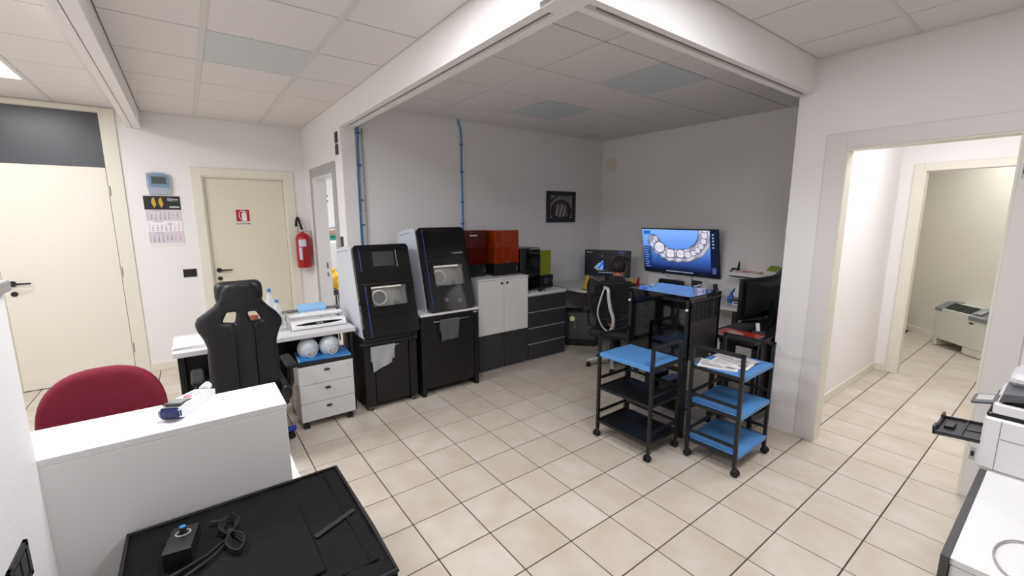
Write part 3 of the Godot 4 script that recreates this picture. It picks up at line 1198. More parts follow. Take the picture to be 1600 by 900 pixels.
func gaming_chair() -> void:
	var t := thing("gaming_chair", "black gaming chair with two openings in its winged back", "chair", Vector3(-1.95, 0, 1.2))
	var L := mt("chair_leather", "101115", 0.5)
	L.heightmap_enabled = true
	L.heightmap_texture = noise_tex(0.5, Color.BLACK, Color.WHITE, 256, 51)
	L.heightmap_scale = 0.05
	L.uv1_triplanar = true
	L.uv1_scale = Vector3(4, 4, 4)
	var og := PackedVector2Array()
	for q in [[1.315, 1.157], [1.306, 1.21], [1.278, 1.249], [1.213, 1.261], [1.147, 1.252], [1.116, 1.221], [1.101, 1.188], [1.092, 1.138], [1.057, 1.093], [1.01, 1.045], [0.981, 0.995], [0.982, 0.961], [1.007, 0.91], [1.025, 0.854], [1.021, 0.784], [1.017, 0.714], [1.02, 0.52], [1.06, 0.47], [1.36, 0.47], [1.402, 0.52], [1.399, 0.779], [1.394, 0.865], [1.41, 0.923], [1.435, 0.974], [1.442, 1.013], [1.428, 1.049], [1.388, 1.082], [1.344, 1.118]]:
		og.append(Vector2(q[0] - 1.2, q[1]))
	var holes := []
	for h in [[[1.309, 1.02], [1.281, 1.082], [1.232, 1.084], [1.245, 1.014]], [[1.179, 1.08], [1.132, 1.074], [1.102, 1.013], [1.161, 1.017]]]:
		var g := PackedVector2Array()
		for q in h: g.append(Vector2(q[0] - 1.2, q[1]))
		holes.append(g)
	beg()
	nets(func(p: Vector3) -> float:
		var q := Vector2(p.z, p.y)
		var d := poly_d(q, og)
		for h in holes: d = maxf(d, -poly_d(q, h))
		var zc := p.z - 0.008
		var x := p.x - 0.30 - (p.y - 0.9) * 0.06 + zc * zc * 1.5 - 0.01 * cos(clampf(absf(zc) * 22.0, 0, PI))
		var w := Vector2(maxf(d + 0.022, 0.0), maxf(absf(x) - 0.012, 0.0))
		return w.length() + minf(maxf(d + 0.022, absf(x) - 0.012), 0.0) - 0.022, Vector3(0.14, 0.44, -0.25), Vector3(0.38, 1.29, 0.27), 0.01)
	put("backrest", L, t)
	# neck pillow with its strap
	beg()
	nets(func(p: Vector3) -> float:
		var q := (p - Vector3(0.265, 1.195, 0.006)).abs() - Vector3(0.012, 0.028, 0.085)
		return Vector3(maxf(q.x, 0), maxf(q.y, 0), maxf(q.z, 0)).length() - 0.04, Vector3(0.19, 1.1, -0.15), Vector3(0.34, 1.29, 0.16), 0.012)
	put("neck_pillow", L, t)
	beg()
	bx(0.336, 1.135, -0.107, 0.341, 1.152, 0.112, 0.001)
	put("strap", mats["rubber"], t)
	beg()
	bx(0.339, 1.13, -0.012, 0.347, 1.156, 0.022, 0.002)
	put("buckle", mats["black_plastic"], t)
	for z in [-0.058, 0.062]:
		beg()
		tube([Vector3(0.335, 1.02, z), Vector3(0.336, 0.9, z), Vector3(0.326, 0.7, z), Vector3(0.318, 0.52, z)], 0.007, 6)
		var lb := put("lumbar_strap", mats["rubber"], t)
		beg()
		bx(0.328, 0.95 if z > 0 else 0.975, z - 0.011, 0.342, 0.99 if z > 0 else 1.005, z + 0.011, 0.002)
		put("strap_slider", mats["black_plastic"], lb)
	beg()
	nets(func(p: Vector3) -> float:
		var q := (p - Vector3(0.0, 0.47, 0.0)).abs() - Vector3(0.22, 0.012, 0.2)
		return Vector3(maxf(q.x, 0), maxf(q.y, 0), maxf(q.z, 0)).length() - 0.045, Vector3(-0.3, 0.38, -0.28), Vector3(0.3, 0.56, 0.28), 0.018)
	put("seat", L, t)
	for s in [-1.0, 1.0]:
		var ar := Node3D.new()
		ar.name = "armrest"
		t.add_child(ar, true)
		beg()
		tube([Vector3(0.02, 0.43, s * 0.16), Vector3(0.05, 0.42, s * 0.25), Vector3(0.1, 0.5, s * 0.262), Vector3(0.1, 0.62, s * 0.262)], [0.014, 0.016, 0.02, 0.018], 8)
		put("post", mats["black_plastic"], ar)
		beg()
		bx(-0.09, 0.62, s * 0.262 - 0.035, 0.19, 0.655, s * 0.262 + 0.035, 0.012)
		put("pad", mats["rubber"], ar)
	beg()
	for s in [-1.0, 1.0]:
		bx(0.17, 0.43, s * 0.19 - 0.02, 0.33, 0.56, s * 0.19 + 0.02, 0.01)
	put("recliner_bracket", mats["black_plastic"], t)
	five_star(t, 0.285, 0.085, mats["black_plastic"], -1.82, mt("tip_blue", "1f3f9a", 0.35), 0.43)

# ------------------------------------------------------------ milling machines
func milling_machine(label: String, at: Vector3, depth: float, kind: int) -> void:
	var t := thing("milling_machine", label, "milling machine", at, PI / 2, "dental milling machines")
	var W := 0.2425
	var H := 0.755
	var side := Transform3D(Basis(Vector3(0, 0, 1), Vector3(0, 1, 0), Vector3(-1, 0, 0)), Vector3.ZERO)   # x -> z (towards the front), y -> y
	var white := mt("machine_white", "ccd0d8", 0.32)
	# hull of side plates, back, top and bottom round an open work chamber
	beg()
	var pr := PackedVector2Array([Vector2(-0.03, 0.0), Vector2(-0.235, H - 0.012), Vector2(-0.26, H), Vector2(-0.36, H), Vector2(-depth + 0.03, H - 0.045), Vector2(-depth, H - 0.085), Vector2(-depth, 0.0)])
	ext(pr, W - 0.03, W - 0.003, side)
	ext(pr, -W + 0.003, -W + 0.03, side)
	bx(-W + 0.03, 0.0, -depth, W - 0.03, 0.03, -0.05)
	bx(-W + 0.03, 0.03, -depth, W - 0.03, H - 0.09, -depth + 0.02)
	bx(-W + 0.03, H - 0.03, -0.4, W - 0.03, H - 0.004, -0.25)
	ext(PackedVector2Array([Vector2(-0.4, H - 0.03), Vector2(-0.4, H - 0.009), Vector2(-depth, H - 0.085), Vector2(-depth, H - 0.11)]), -W + 0.03, W - 0.03, side)
	put("hull", white, t)
	beg()
	for s in [-1.0, 1.0]:
		tube([Vector3(s * (W - 0.001), H - 0.075, -depth + 0.04), Vector3(s * (W - 0.001), H - 0.045, -0.4), Vector3(s * (W - 0.001), H - 0.04, -0.32)], 0.0022, 6)
	put("side_groove", mt("groove_grey", "8f949c", 0.5), t)
	# slanting front: u right, v up the slope, n outwards
	var v := Vector3(0, H, -0.21).normalized()
	var n := Vector3.RIGHT.cross(v)
	var F := Transform3D(Basis(Vector3.RIGHT, v, n), Vector3(0, 0, 0))
	var VH := 0.784
	var wx := [-0.136, 0.17]
	var wy := [0.255, 0.425] if kind == 1 else [0.235, 0.425]
	var blk := mt("machine_black", "07080a", 0.07)
	var rr := rrect(-W, 0.0, W, VH, 0.035)
	# one rounded slab with the window cut out
	var c := CSGPolygon3D.new()
	c.name = "front_panel"
	c.polygon = rr
	c.depth = 0.04
	c.material = blk
	c.transform = F * Transform3D(Basis(), Vector3(0, 0, 0.04))
	var cut := CSGBox3D.new()
	cut.name = "window_cut"
	cut.operation = CSGShape3D.OPERATION_SUBTRACTION
	cut.size = Vector3(wx[1] - wx[0], wy[1] - wy[0], 0.3)
	cut.position = Vector3((wx[0] + wx[1]) / 2, (wy[0] + wy[1]) / 2, 0)
	cut.material = blk
	c.add_child(cut)
	t.add_child(c)
	# seam of the door, a little proud
	beg()
	bx(-W + 0.03, 0.448 if kind == 1 else 0.47, 0.0, W - 0.03, 0.452 if kind == 1 else 0.474, 0.0412, 0.0005, F)
	put("door_seam", mt("seam_black", "26272b", 0.3), t)
	beg()
	bx(-0.14, 0.205, 0.0, 0.2, 0.208, 0.0412, 0.0005, F)
	put("lower_seam", mats["seam_black"], t)
	# blue light strip
	beg()
	if kind == 1:
		bx(-0.196, 0.56, 0.035, -0.19, 0.755, 0.0412, 0.001, F)
		bx(-0.186, 0.0, 0.035, -0.18, 0.44, 0.0412, 0.001, F)
	else:
		bx(-0.199, 0.02, 0.035, -0.194, 0.765, 0.0412, 0.001, F)
	put("light_strip", glow("strip_blue", "1e3c8e", 0.16), t)
	if kind == 1:
		beg()
		bx(-0.1, 0.585, 0.036, 0.112, 0.735, 0.0415, 0.001, F)
		var s := put("control_screen", mats["black_gloss"], t)
		beg()
		bx(-0.086, 0.597, 0.0412, 0.098, 0.722, 0.042, 0.0, F)
		put("display", mt("display_grey", "3b3e42", 0.18), s)
		beg()
		bx(0.118, 0.585, 0.038, 0.122, 0.73, 0.0425, 0.0, F)
		put("screen_edge", mats["grey_alu"], s)
	else:
		words("PrograMill PM7", 0.017, mt("print_white", "c9cdd2", 0.5), t, F * Transform3D(Basis(), Vector3(0.135, 0.535, 0.0405)))
		for q in [[-0.05, 0.1], [0.085, 0.085]]:
			beg()
			for k in 6:
				var a := TAU * k / 6
				box(Vector3(q[0] + cos(a) * 0.012, q[1] + sin(a) * 0.012, 0.0404), Vector3(0.006, 0.006, 0.0012), 0.0, F)
			put("touch_symbol", mats["print_white"], t)
	# window and the chamber behind it
	beg()
	bx(wx[0], wy[0], 0.03, wx[1], wy[1], 0.034, 0.0, F)
	put("window", glass("machine_glass", "8d9091", 0.12), t)
	var ch := Node3D.new()
	ch.name = "work_chamber"
	t.add_child(ch, true)
	beg()
	var met := mt("chamber_grey", "a2a39f", 0.4, 0.35)
	bx(wx[0], wy[0], -0.10, wx[1], wy[1], -0.095, 0.0, F)
	bx(wx[0] - 0.006, wy[0], -0.10, wx[0], wy[1], 0.0, 0.0, F)
	bx(wx[1], wy[0], -0.10, wx[1] + 0.006, wy[1], 0.0, 0.0, F)
	bx(wx[0], wy[0] - 0.006, -0.10, wx[1], wy[0], 0.0, 0.0, F)
	bx(wx[0], wy[1], -0.10, wx[1], wy[1] + 0.006, 0.0, 0.0, F)
	put("liner", met, ch)
	beg()
	var cx := -0.045
	var cy: float = (wy[0] + wy[1]) / 2 - 0.005
	var ring := []
	for k in 28: ring.append(F * Vector3(cx + cos(TAU * k / 28) * 0.062, cy + sin(TAU * k / 28) * 0.062, -0.055))
	tube(ring, 0.011 if kind == 1 else 0.007, 10, true)
	put("disc_holder", mt("holder_light", "c9cac6", 0.35, 0.3), ch)
	beg()
	lathe([[0.0, 0], [0.054, 0], [0.054, 0.012], [0.0, 0.012]], 28, F * Transform3D(Basis(Vector3.RIGHT, PI / 2), Vector3(cx, cy, -0.075)))
	put("blank_disc", mt("disc_grey", "5d5a58", 0.4) if kind == 1 else mt("disc_pale", "93908b", 0.5), ch)
	beg()
	tube([F * Vector3(0.115, wy[0] + 0.03, -0.08), F * Vector3(0.115, wy[0] + 0.03, -0.04)], [0.028, 0.024], 16)
	tube([F * Vector3(0.115, wy[0] + 0.03, -0.045), F * Vector3(0.115, wy[0] + 0.03, -0.02)], 0.012, 12)
	put("spindle", mt("spindle_metal", "9a9a98", 0.3, 0.8), ch)
	beg()
	box(Vector3(0.03, (wy[0] + wy[1]) / 2, -0.088), Vector3(0.006, wy[1] - wy[0] - 0.004, 0.02), 0.001, F * Transform3D(Basis(Vector3(0, 0, 1), -0.25), Vector3.ZERO))
	for k in 4:
		bx(wx[0] + 0.006, wy[0] + 0.03 + 0.026 * k, -0.09, wx[0] + 0.03, wy[0] + 0.045 + 0.026 * k, -0.07, 0.001, F)
	put("tool_rack", met, ch)
	beg()
	bx(wx[0] + 0.02, wy[1] - 0.006, -0.03, wx[1] - 0.02, wy[1] - 0.001, -0.015, 0.0, F)
	put("chamber_light", glow("chamber_led", "fffaf0", 0.8), ch)
	var l := AreaLight3D.new()
	l.name = "chamber_lamp"
	l.area_size = Vector2(wx[1] - wx[0] - 0.05, 0.013)
	l.light_energy = 0.006
	l.area_range = 2.0
	l.area_attenuation = 2.0
	l.light_color = Color("fff6ea")
	l.shadow_enabled = true
	ch.add_child(l)
	l.transform = F * Transform3D(Basis(Vector3.RIGHT, -PI / 2), Vector3((wx[0] + wx[1]) / 2, wy[1] - 0.009, -0.0225))

func cloth(label: String, at: Vector3, w: float, h: float, hex: String, skew: float) -> void:
	# a cloth folded over a bar: front fall, fold over the top, short back fall
	var t := thing("cleaning_cloth", label, "cloth", at, PI / 2, "cloths hung on the machine stands")
	beg()
	var U := 10
	var V := 16
	var g := func(i: int, j: int) -> Vector3:
		var u := i / float(U)
		var s := j / float(V)      # 0 front bottom .. 1 back bottom
		var x := (u - 0.5) * w
		var y := 0.0
		var z := 0.0
		if s < 0.6:
			var f := 1.0 - s / 0.6
			y = -h * f * (1.0 - skew * u)
			x *= 1.0 - 0.12 * f
			x -= skew * 0.09 * f * u
			z = 0.011 + 0.005 * sin(u * 9.0 + f) * f
		elif s < 0.75:
			var a := (s - 0.6) / 0.15 * PI
			z = cos(a) * 0.011
			y = sin(a) * 0.009
		else:
			y = -h * 0.6 * (s - 0.75) / 0.25
			z = -0.011
		return Vector3(x, y, z)
	for i in U:
		for j in V:
			var q := []
			for ij in [[i, j], [i + 1, j], [i + 1, j + 1], [i, j + 1]]:
				var a: Vector3 = g.call(mini(ij[0] + 1, U), ij[1]) - g.call(maxi(ij[0] - 1, 0), ij[1])
				var b: Vector3 = g.call(ij[0], mini(ij[1] + 1, V)) - g.call(ij[0], maxi(ij[1] - 1, 0))
				q.append([g.call(ij[0], ij[1]), a.cross(b).normalized()])
			quad_smooth(q[0], q[1], q[2], q[3])
	var m := mt("cloth_" + hex, hex, 0.9)
	m.rim_enabled = true
	m.rim = 0.2
	put("fabric", m, t)
	beg()
	for s in [-1.0, 1.0]:
		tube([g.call(0 if s < 0 else U, 0), g.call(0 if s < 0 else U, 5), g.call(0 if s < 0 else U, 9)], 0.0022, 6)
	var hem := []
	for i in U + 1: hem.append(g.call(i, 0))
	tube(hem, 0.0022, 6)
	put("hem", m, t)

func build_machines() -> void:
	var K: Material = mats["black_lam"]
	# stand of the lower machine: black cabinet on castors
	var s := thing("machine_stand", "black cabinet stand on castors under the lower milling machine", "stand", Vector3(-2.1, 0, 0.11), PI / 2)
	beg()
	bx(-0.235, 0.05, -0.6, -0.15, 0.60, -0.0, 0.003)
	bx(0.165, 0.05, -0.6, 0.235, 0.60, -0.0, 0.003)
	bx(-0.15, 0.05, -0.6, 0.165, 0.60, -0.03)
	put("carcass", K, s)
	beg()
	bx(-0.145, 0.055, -0.03, 0.16, 0.575, -0.008, 0.003)
	var dr := put("door", mt("door_black", "0b0b0c", 0.45), s)
	beg()
	tube([Vector3(-0.12, 0.56, -0.01), Vector3(-0.12, 0.56, 0.02), Vector3(0.06, 0.56, 0.02), Vector3(0.06, 0.56, -0.01)], 0.006, 8)
	put("handle", mats["chrome"], dr)
	beg()
	bx(-0.24, 0.60, -0.61, 0.24, 0.645, 0.02, 0.006)
	put("top_tray", mats["black_plastic"], s)
	beg()
	tube([Vector3(-0.26, 0.60, 0.0), Vector3(-0.24, 0.595, 0.03), Vector3(0.18, 0.6, 0.035)], 0.012, 10)
	lathe([[0.0, 0], [0.02, 0], [0.02, 0.04], [0.0, 0.04]], 16, Transform3D(Basis(Vector3(0, 0, 1), -PI / 2), Vector3(0.18, 0.6, 0.035)))
	put("air_hose", mats["rubber"], s)
	for q in [Vector3(-0.19, 0, -0.03), Vector3(0.2, 0, -0.03), Vector3(-0.19, 0, -0.55), Vector3(0.2, 0, -0.55)]:
		caster(s, q, 0.02, mt("wheel_grey", "5d5d5d", 0.5))
	milling_machine("glossy black-fronted milling machine with a grey touch screen", Vector3(-2.08, 0.645, 0.1025), 0.67, 1)
	cloth("pale grey cloth hung on the rail of the castored black stand", Vector3(-2.08, 0.566, 0.19), 0.21, 0.21, "a9abab", 0.28)
	# stand of the taller machine: black cabinet with a white top
	var b := thing("machine_stand", "black cabinet stand with a white top under the taller milling machine", "stand", Vector3(-2.085, 0, -0.4675), PI / 2)
	beg()
	bx(-0.302, 0, -0.7, -0.265, 0.757, 0.0, 0.002)
	bx(0.265, 0, -0.7, 0.302, 0.757, 0.0, 0.002)
	bx(-0.265, 0.06, -0.7, 0.265, 0.757, -0.03)
	put("carcass", K, b)
	beg()
	bx(-0.263, 0.07, -0.03, 0.263, 0.75, -0.01, 0.002)
	put("door", mats["door_black"], b)
	beg()
	bx(0.17, 0.08, -0.012, 0.235, 0.2, -0.008)
	put("cable_opening", mats["rubber"], b)
	beg()
	bx(-0.305, 0.757, -0.7, 0.305, 0.78, 0.004, 0.002)
	put("top", mats["white_lam"], b)
	beg()
	tube([Vector3(-0.17, 0.7, -0.012), Vector3(-0.17, 0.7, 0.016), Vector3(0.18, 0.7, 0.016), Vector3(0.18, 0.7, -0.012)], 0.005, 8)
	put("rail", mats["chrome"], b)
	beg()
	bx(0.25, 0.73, -0.011, 0.29, 0.745, 0.002, 0.001)
	put("maker_plate", mats["grey_alu"], b)
	milling_machine("glossy black-fronted milling machine with a lettered upper panel, the taller one", Vector3(-2.105, 0.78, -0.489), 0.64, 2)
	cloth("dark grey cloth hung on the rail of the white-topped black stand", Vector3(-2.069, 0.705, -0.445), 0.2, 0.19, "55575b", 0.05)

# ------------------------------------------------------------ cabinets and printers
func build_cabinets() -> void:
	var t := thing("tall_cabinet", "white two-door cabinet with dark grey lower doors against the wall", "cabinet", Vector3(-2.30, 0, -1.24), PI / 2)
	var W := mt("cab_white", "efede9", 0.42)
	var G: Material = mats["grey_lam"]
	beg()
	bx(-0.33, 0.0, -0.6, 0.33, 0.985, -0.02, 0.0015)
	put("body", mats["white_lam"], t)
	beg()
	bx(-0.332, 0.985, -0.602, 0.332, 1.003, 0.002, 0.002)
	put("top", mats["white_lam"], t)
	for s in [-1.0, 1.0]:
		var xa: float = -0.328 if s < 0 else 0.0025
		beg()
		bx(xa, 0.402, -0.02, xa + 0.3255, 0.982, 0.0, 0.0015)
		var d := put("door", W, t)
		beg()
		lathe([[0.0, 0], [0.011, 0], [0.011, 0.015], [0.0, 0.017]], 12, Transform3D(Basis(Vector3.RIGHT, PI / 2), Vector3(s * 0.036, 0.945, 0)))
		put("knob", mats["black_plastic"], d)
		beg()
		bx(xa, 0.012, -0.02, xa + 0.3255, 0.397, 0.0, 0.0015)
		var e := put("lower_door", G, t)
		beg()
		lathe([[0.0, 0], [0.009, 0], [0.009, 0.013], [0.0, 0.015]], 12, Transform3D(Basis(Vector3.RIGHT, PI / 2), Vector3(s * 0.03, 0.37, 0)))
		put("knob", mats["black_plastic"], e)
	var c := thing("drawer_cabinet", "dark grey four-drawer cabinet with a white top beside the white cabinet", "drawer cabinet", Vector3(-2.30, 0, -1.865), PI / 2)
	beg()
	bx(-0.29, 0.0, -0.6, 0.29, 0.76, -0.02, 0.0015)
	put("body", mats["white_lam"], c)
	beg()
	bx(-0.292, 0.76, -0.602, 0.292, 0.785, 0.002, 0.002)
	put("top", mats["white_lam"], c)
	for k in 4:
		beg()
		bx(-0.284, 0.012 + k * 0.187, -0.02, 0.286, 0.187 + k * 0.187, 0.0, 0.0015)
		put("drawer", G, c)
		beg()
		bx(-0.284, 0.188 + k * 0.187, -0.02, 0.286, 0.197 + k * 0.187, 0.001, 0.001)
		put("grip_strip", mats["grey_alu"], c)
	# two printers under orange covers
	for q in [[-2.5, -1.005, 0.29, 0.50, "resin printer under a dark orange cover next to the taller milling machine", 0], [-2.42, -1.37, 0.325, 0.495, "resin printer under a bright orange cover, next to the black wash tower", 1]]:
		var p := thing("resin_printer", q[4], "printer", Vector3(q[0], 1.003, q[1]), PI / 2, "orange-covered printers")
		var w: float = q[2] / 2
		var h: float = q[3]
		beg()
		bx(-w, 0.008, -0.34, w, 0.135, 0.0, 0.008)
		for x in [-w + 0.03, w - 0.03]:
			bx(x - 0.015, 0, -0.3, x + 0.015, 0.01, -0.03)
		put("base", mats["black_plastic"], p)
		var or_ := glass("cover_orange", "a5380a", 0.6) if q[5] == 1 else glass("cover_red", "5c150c", 0.6)
		beg()
		bx(-w + 0.004, 0.135, -0.006, w - 0.004, h, -0.001, 0.001)
		bx(-w + 0.002, 0.135, -0.30, -w + 0.007, h, -0.004, 0.001)
		bx(w - 0.007, 0.135, -0.30, w - 0.002, h, -0.004, 0.001)
		bx(-w + 0.004, h - 0.005, -0.30, w - 0.004, h, -0.004, 0.001)
		put("cover", or_, p)
		beg()
		bx(-w + 0.01, 0.135, -0.335, w - 0.01, h - 0.008, -0.305, 0.003)
		bx(-0.03, 0.14, -0.305, 0.03, h - 0.05, -0.27, 0.003)
		put("tower", mats["black_plastic"], p)
		beg()
		bx(-0.075, 0.30, -0.26, 0.075, 0.33, -0.1, 0.004)
		bx(-0.02, 0.33, -0.27, 0.02, 0.36, -0.15, 0.003)
		put("build_plate", mats["grey_alu"], p)
		beg()
		bx(-0.1, 0.135, -0.28, 0.1, 0.165, -0.06, 0.004)
		put("resin_tank", mats["black_gloss"], p)
		beg()
		if q[5] == 0:
			bx(-w + 0.02, 0.03, -0.002, w - 0.1, 0.115, 0.003, 0.001)
		else:
			bx(-0.02, 0.145, -0.002, 0.035, 0.152, 0.004, 0.001)
		put("screen" if q[5] == 0 else "cover_latch", mt("printer_screen", "1d2a2e", 0.15) if q[5] == 0 else mats["chrome"], p)
		beg()
		bx(w - 0.04, 0.05, -0.002, w - 0.02, 0.09, 0.004, 0.001)
		put("button", mats["chrome"], p)
		if q[5] == 0:
			beg()
			bx(-0.06, h - 0.062, -0.001, 0.03, h - 0.05, 0.0005)
			put("logo_print", mats["print_white"], p)
	var b := thing("wash_tower", "tall black curing box standing on the drawer cabinet", "curing box", Vector3(-2.45, 0.785, -1.735), PI / 2)
	beg()
	bx(-0.155, 0.006, -0.28, 0.145, 0.5, -0.004, 0.012)
	put("body", mt("black_satin", "101114", 0.25), b)
	beg()
	bx(-0.075, 0.02, -0.006, 0.135, 0.475, 0.0, 0.003)
	put("door", mats["black_gloss"], b)
	beg()
	bx(-0.145, 0.02, -0.006, -0.08, 0.475, 0.001, 0.003)
	put("side_rail", mt("rail_grey", "2a2b2e", 0.3), b)
	beg()
	bx(-0.02, 0.484, -0.004, 0.12, 0.493, 0.0005, 0.0)
	put("logo_print", mats["grey_alu"], b)
	var y := thing("small_resin_printer", "small black resin printer with a yellow-green hood", "printer", Vector3(-2.47, 0.785, -1.995), PI / 2)
	beg()
	bx(-0.1, 0.006, -0.22, 0.11, 0.165, 0.0, 0.01)
	put("base", mats["black_satin"], y)
	beg()
	bx(-0.045, 0.06, -0.002, 0.035, 0.13, 0.002, 0.001)
	put("screen", mt("screen_violet", "3c4150", 0.15), y)
	beg()
	tube([Vector3(0.085, 0.09, 0), Vector3(0.085, 0.09, 0.012)], 0.014, 14)
	put("knob", mats["chrome"], y)
	beg()
	for q in [[-0.085, -0.19, 0.085, -0.186], [-0.085, -0.03, 0.085, -0.026], [-0.085, -0.19, -0.081, -0.026], [0.081, -0.19, 0.085, -0.026]]:
		bx(q[0], 0.165, q[1], q[2], 0.455, q[3])
	bx(-0.085, 0.451, -0.19, 0.085, 0.455, -0.026)
	put("hood", glass("hood_yellow", "9aa21a", 0.75), y)
	beg()
	bx(-0.02, 0.165, -0.18, 0.02, 0.40, -0.16, 0.003)
	bx(-0.06, 0.175, -0.15, 0.06, 0.2, -0.05, 0.004)
	put("lift_column", mats["black_plastic"], y)
	var r := thing("card_reader", "small black gadget with a white printed front on the drawer cabinet", "gadget", Vector3(-2.34, 0.785, -1.83), PI / 2 + 0.1)
	beg()
	bx(-0.045, 0, -0.05, 0.045, 0.022, 0.0, 0.005)
	put("case", mats["black_plastic"], r)
	beg()
	for k in 6: bx(-0.034 + 0.012 * k, 0.007 + 0.002 * (k % 2), 0.0, -0.026 + 0.012 * k, 0.016 - 0.002 * ((k + 1) % 3), 0.0008)
	put("front_print", mats["print_white"], r)
	var w := thing("white_card", "white card lying at the edge of the drawer cabinet top", "card", Vector3(-2.33, 0.785, -1.68), PI / 2 + 0.15)
	beg()
	bx(-0.05, 0, -0.045, 0.05, 0.009, 0.02, 0.002)
	put("card", mats["paper"], w)
	beg()
	bx(-0.04, 0.009, -0.035, 0.04, 0.0095, 0.01)
	put("face_print", mt("print_pale", "d8d8da", 0.7), w)

# ------------------------------------------------------------ corner desk, screens, black case
func tv_image() -> ImageTexture:
	var w := 480
	var h := 270
	var im := Image.create(w, h, false, Image.FORMAT_RGB8)
	# jaw arch in screen units (0..16 by 0..9), teeth as rounded blobs along it
	var arch := [Vector2(2.6, 2.4), Vector2(3.8, 4.1), Vector2(6.1, 5.3), Vector2(8.5, 5.3), Vector2(10.6, 4.9), Vector2(12.3, 3.9), Vector2(13.3, 2.5), Vector2(13.7, 0.8), Vector2(13.8, -1.0)]
	var teeth := [[Vector2(3.9, 3.75), 1.28, 1.0], [Vector2(6.25, 4.9), 0.98, 0.75], [Vector2(8.5, 4.85), 0.98, 0.8], [Vector2(10.05, 4.95), 0.75, 0.6], [Vector2(11.2, 4.55), 0.6, 0.55], [Vector2(12.1, 3.9), 0.6, 0.5], [Vector2(12.8, 3.1), 0.62, 0.5], [Vector2(13.3, 2.1), 0.66, 0.5], [Vector2(13.55, 0.95), 0.72, 0.55], [Vector2(13.7, -0.2), 0.7, 0.6]]
	for y in h:
		for x in w:
			var p := Vector2(x / 30.0, y / 30.0)
			var v := y / float(h)
			var c := Color("86b4f6").lerp(Color("5f92ee"), clampf(v * 2.2, 0, 1)).lerp(Color("1a2c66"), clampf((v - 0.42) * 2.0, 0, 1)).lerp(Color("0b1226"), clampf((v - 0.82) * 6.0, 0, 1))
			var d := 1e9
			for i in arch.size() - 1:
				var a: Vector2 = arch[i]
				var e: Vector2 = arch[i + 1] - a
				d = minf(d, (p - a - e * clampf((p - a).dot(e) / e.length_squared(), 0, 1)).length())
			if d < 1.38:
				var g := 0.74 + 0.12 * sin(p.x * 3.1 + p.y * 2.3) - 0.35 * smoothstep(1.15, 1.38, d) - 0.12 * smoothstep(0.55, 0.7, absf(sin(d * 4.0)))
				c = Color(g, g * 0.99, minf(1.0, g * 1.12))
			for k in teeth.size():
				var q: Vector2 = (p - teeth[k][0]) / teeth[k][1]
				var r: float = q.length() if k != 1 else pow(pow(absf(q.x), 4) + pow(absf(q.y), 4), 0.25)
				if r < 0.86:
					var b := 0.9 - 0.3 * absf(sin(q.x * 4.2 + k)) * absf(cos(q.y * 3.6)) * (0.25 if k < 2 else 0.5)
					c = Color(b, b * 0.98, minf(1, b * 1.05))
				elif r < 1.0:
					c = Color("4b4a5a")
			# side menu, tool column, task bar
			if p.x > 0.35 and p.x < 2.0 and p.y > 0.25 and p.y < 1.05: c = Color("2c6ac4")
			if p.x > 0.2 and p.x < 1.9 and p.y > 3.6:
				c = c.lerp(Color("1b2f63"), 0.7)
				if fmod(p.y, 0.5) < 0.1 and p.x > 0.4 and p.x < 0.9 + fmod(floor(p.y * 2) * 0.37, 0.6): c = Color("8aa4d8")
			if p.x > 14.6:
				c = Color("101a36")
				if fmod(p.y, 0.62) < 0.3 and absf(p.x - 15.15) < 0.16 and p.y > 0.5 and p.y < 3.6: c = Color("9db0d4")
				if p.y > 7.2 and absf(p.x - 15.2) < 0.35 and sin(p.x * 17) * sin(p.y * 13) > 0: c = Color("6f80d0")
			if p.y > 8.4:
				c = Color("0a0f1e")
				if p.x > 5 and p.x < 11 and fmod(p.x, 0.34) < 0.2 and absf(p.y - 8.68) < 0.1: c = Color("b8c4dc")
			im.set_pixel(x, y, c)
	return ImageTexture.create_from_image(im)

func monitor_image() -> ImageTexture:
	var w := 256
	var h := 146
	var im := Image.create(w, h, false, Image.FORMAT_RGB8)
	im.fill(Color("0a0e15"))
	for y in h:
		for x in w:
			var u := x / float(w)
			var v := y / float(h)
			if v > 0.40 and v < 0.72 and u > 0.28 and u < 0.42 and u > 0.42 - (v - 0.36) * 0.6: im.set_pixel(x, y, Color("2468d8") if (x / 7 + y / 9) % 4 else Color("a8ccff"))
			elif v > 0.5 and v < 0.8 and u > 0.42 - (v - 0.3) * 0.55 and u < 0.42 and v < 0.62 + (u - 0.12): im.set_pixel(x, y, Color("8b97a2"))
			elif v > 0.86 and v < 0.89 and u > 0.32 and u < 0.62: im.set_pixel(x, y, Color("8c98b4"))
	im.fill_rect(Rect2i(190, 7, 36, 4), Color("7c4bd6"))
	im.fill_rect(Rect2i(12, 8, 4, 7), Color("c4c8cc"))
	im.fill_rect(Rect2i(20, 9, 22, 5), Color("6f747b"))
	im.fill_rect(Rect2i(96, 30, 5, 4), Color("cfd4da"))
	for k in 5: im.fill_rect(Rect2i(206 + 7 * (k % 3), 22 + 9 * (k / 3), 4, 6), Color("4a505a"))
	for k in 4: im.fill_rect(Rect2i(84 + 14 * k, 112, 8, 7), Color("3d4654"))
	return ImageTexture.create_from_image(im)

func screen_mat(key: String, tex: Texture2D, energy: float) -> StandardMaterial3D:
	var m := mt(key, "050505", 0.25)
	m.emission_enabled = true
	m.emission = Color.BLACK
	m.emission_texture = tex
	m.emission_energy_multiplier = energy
	return m

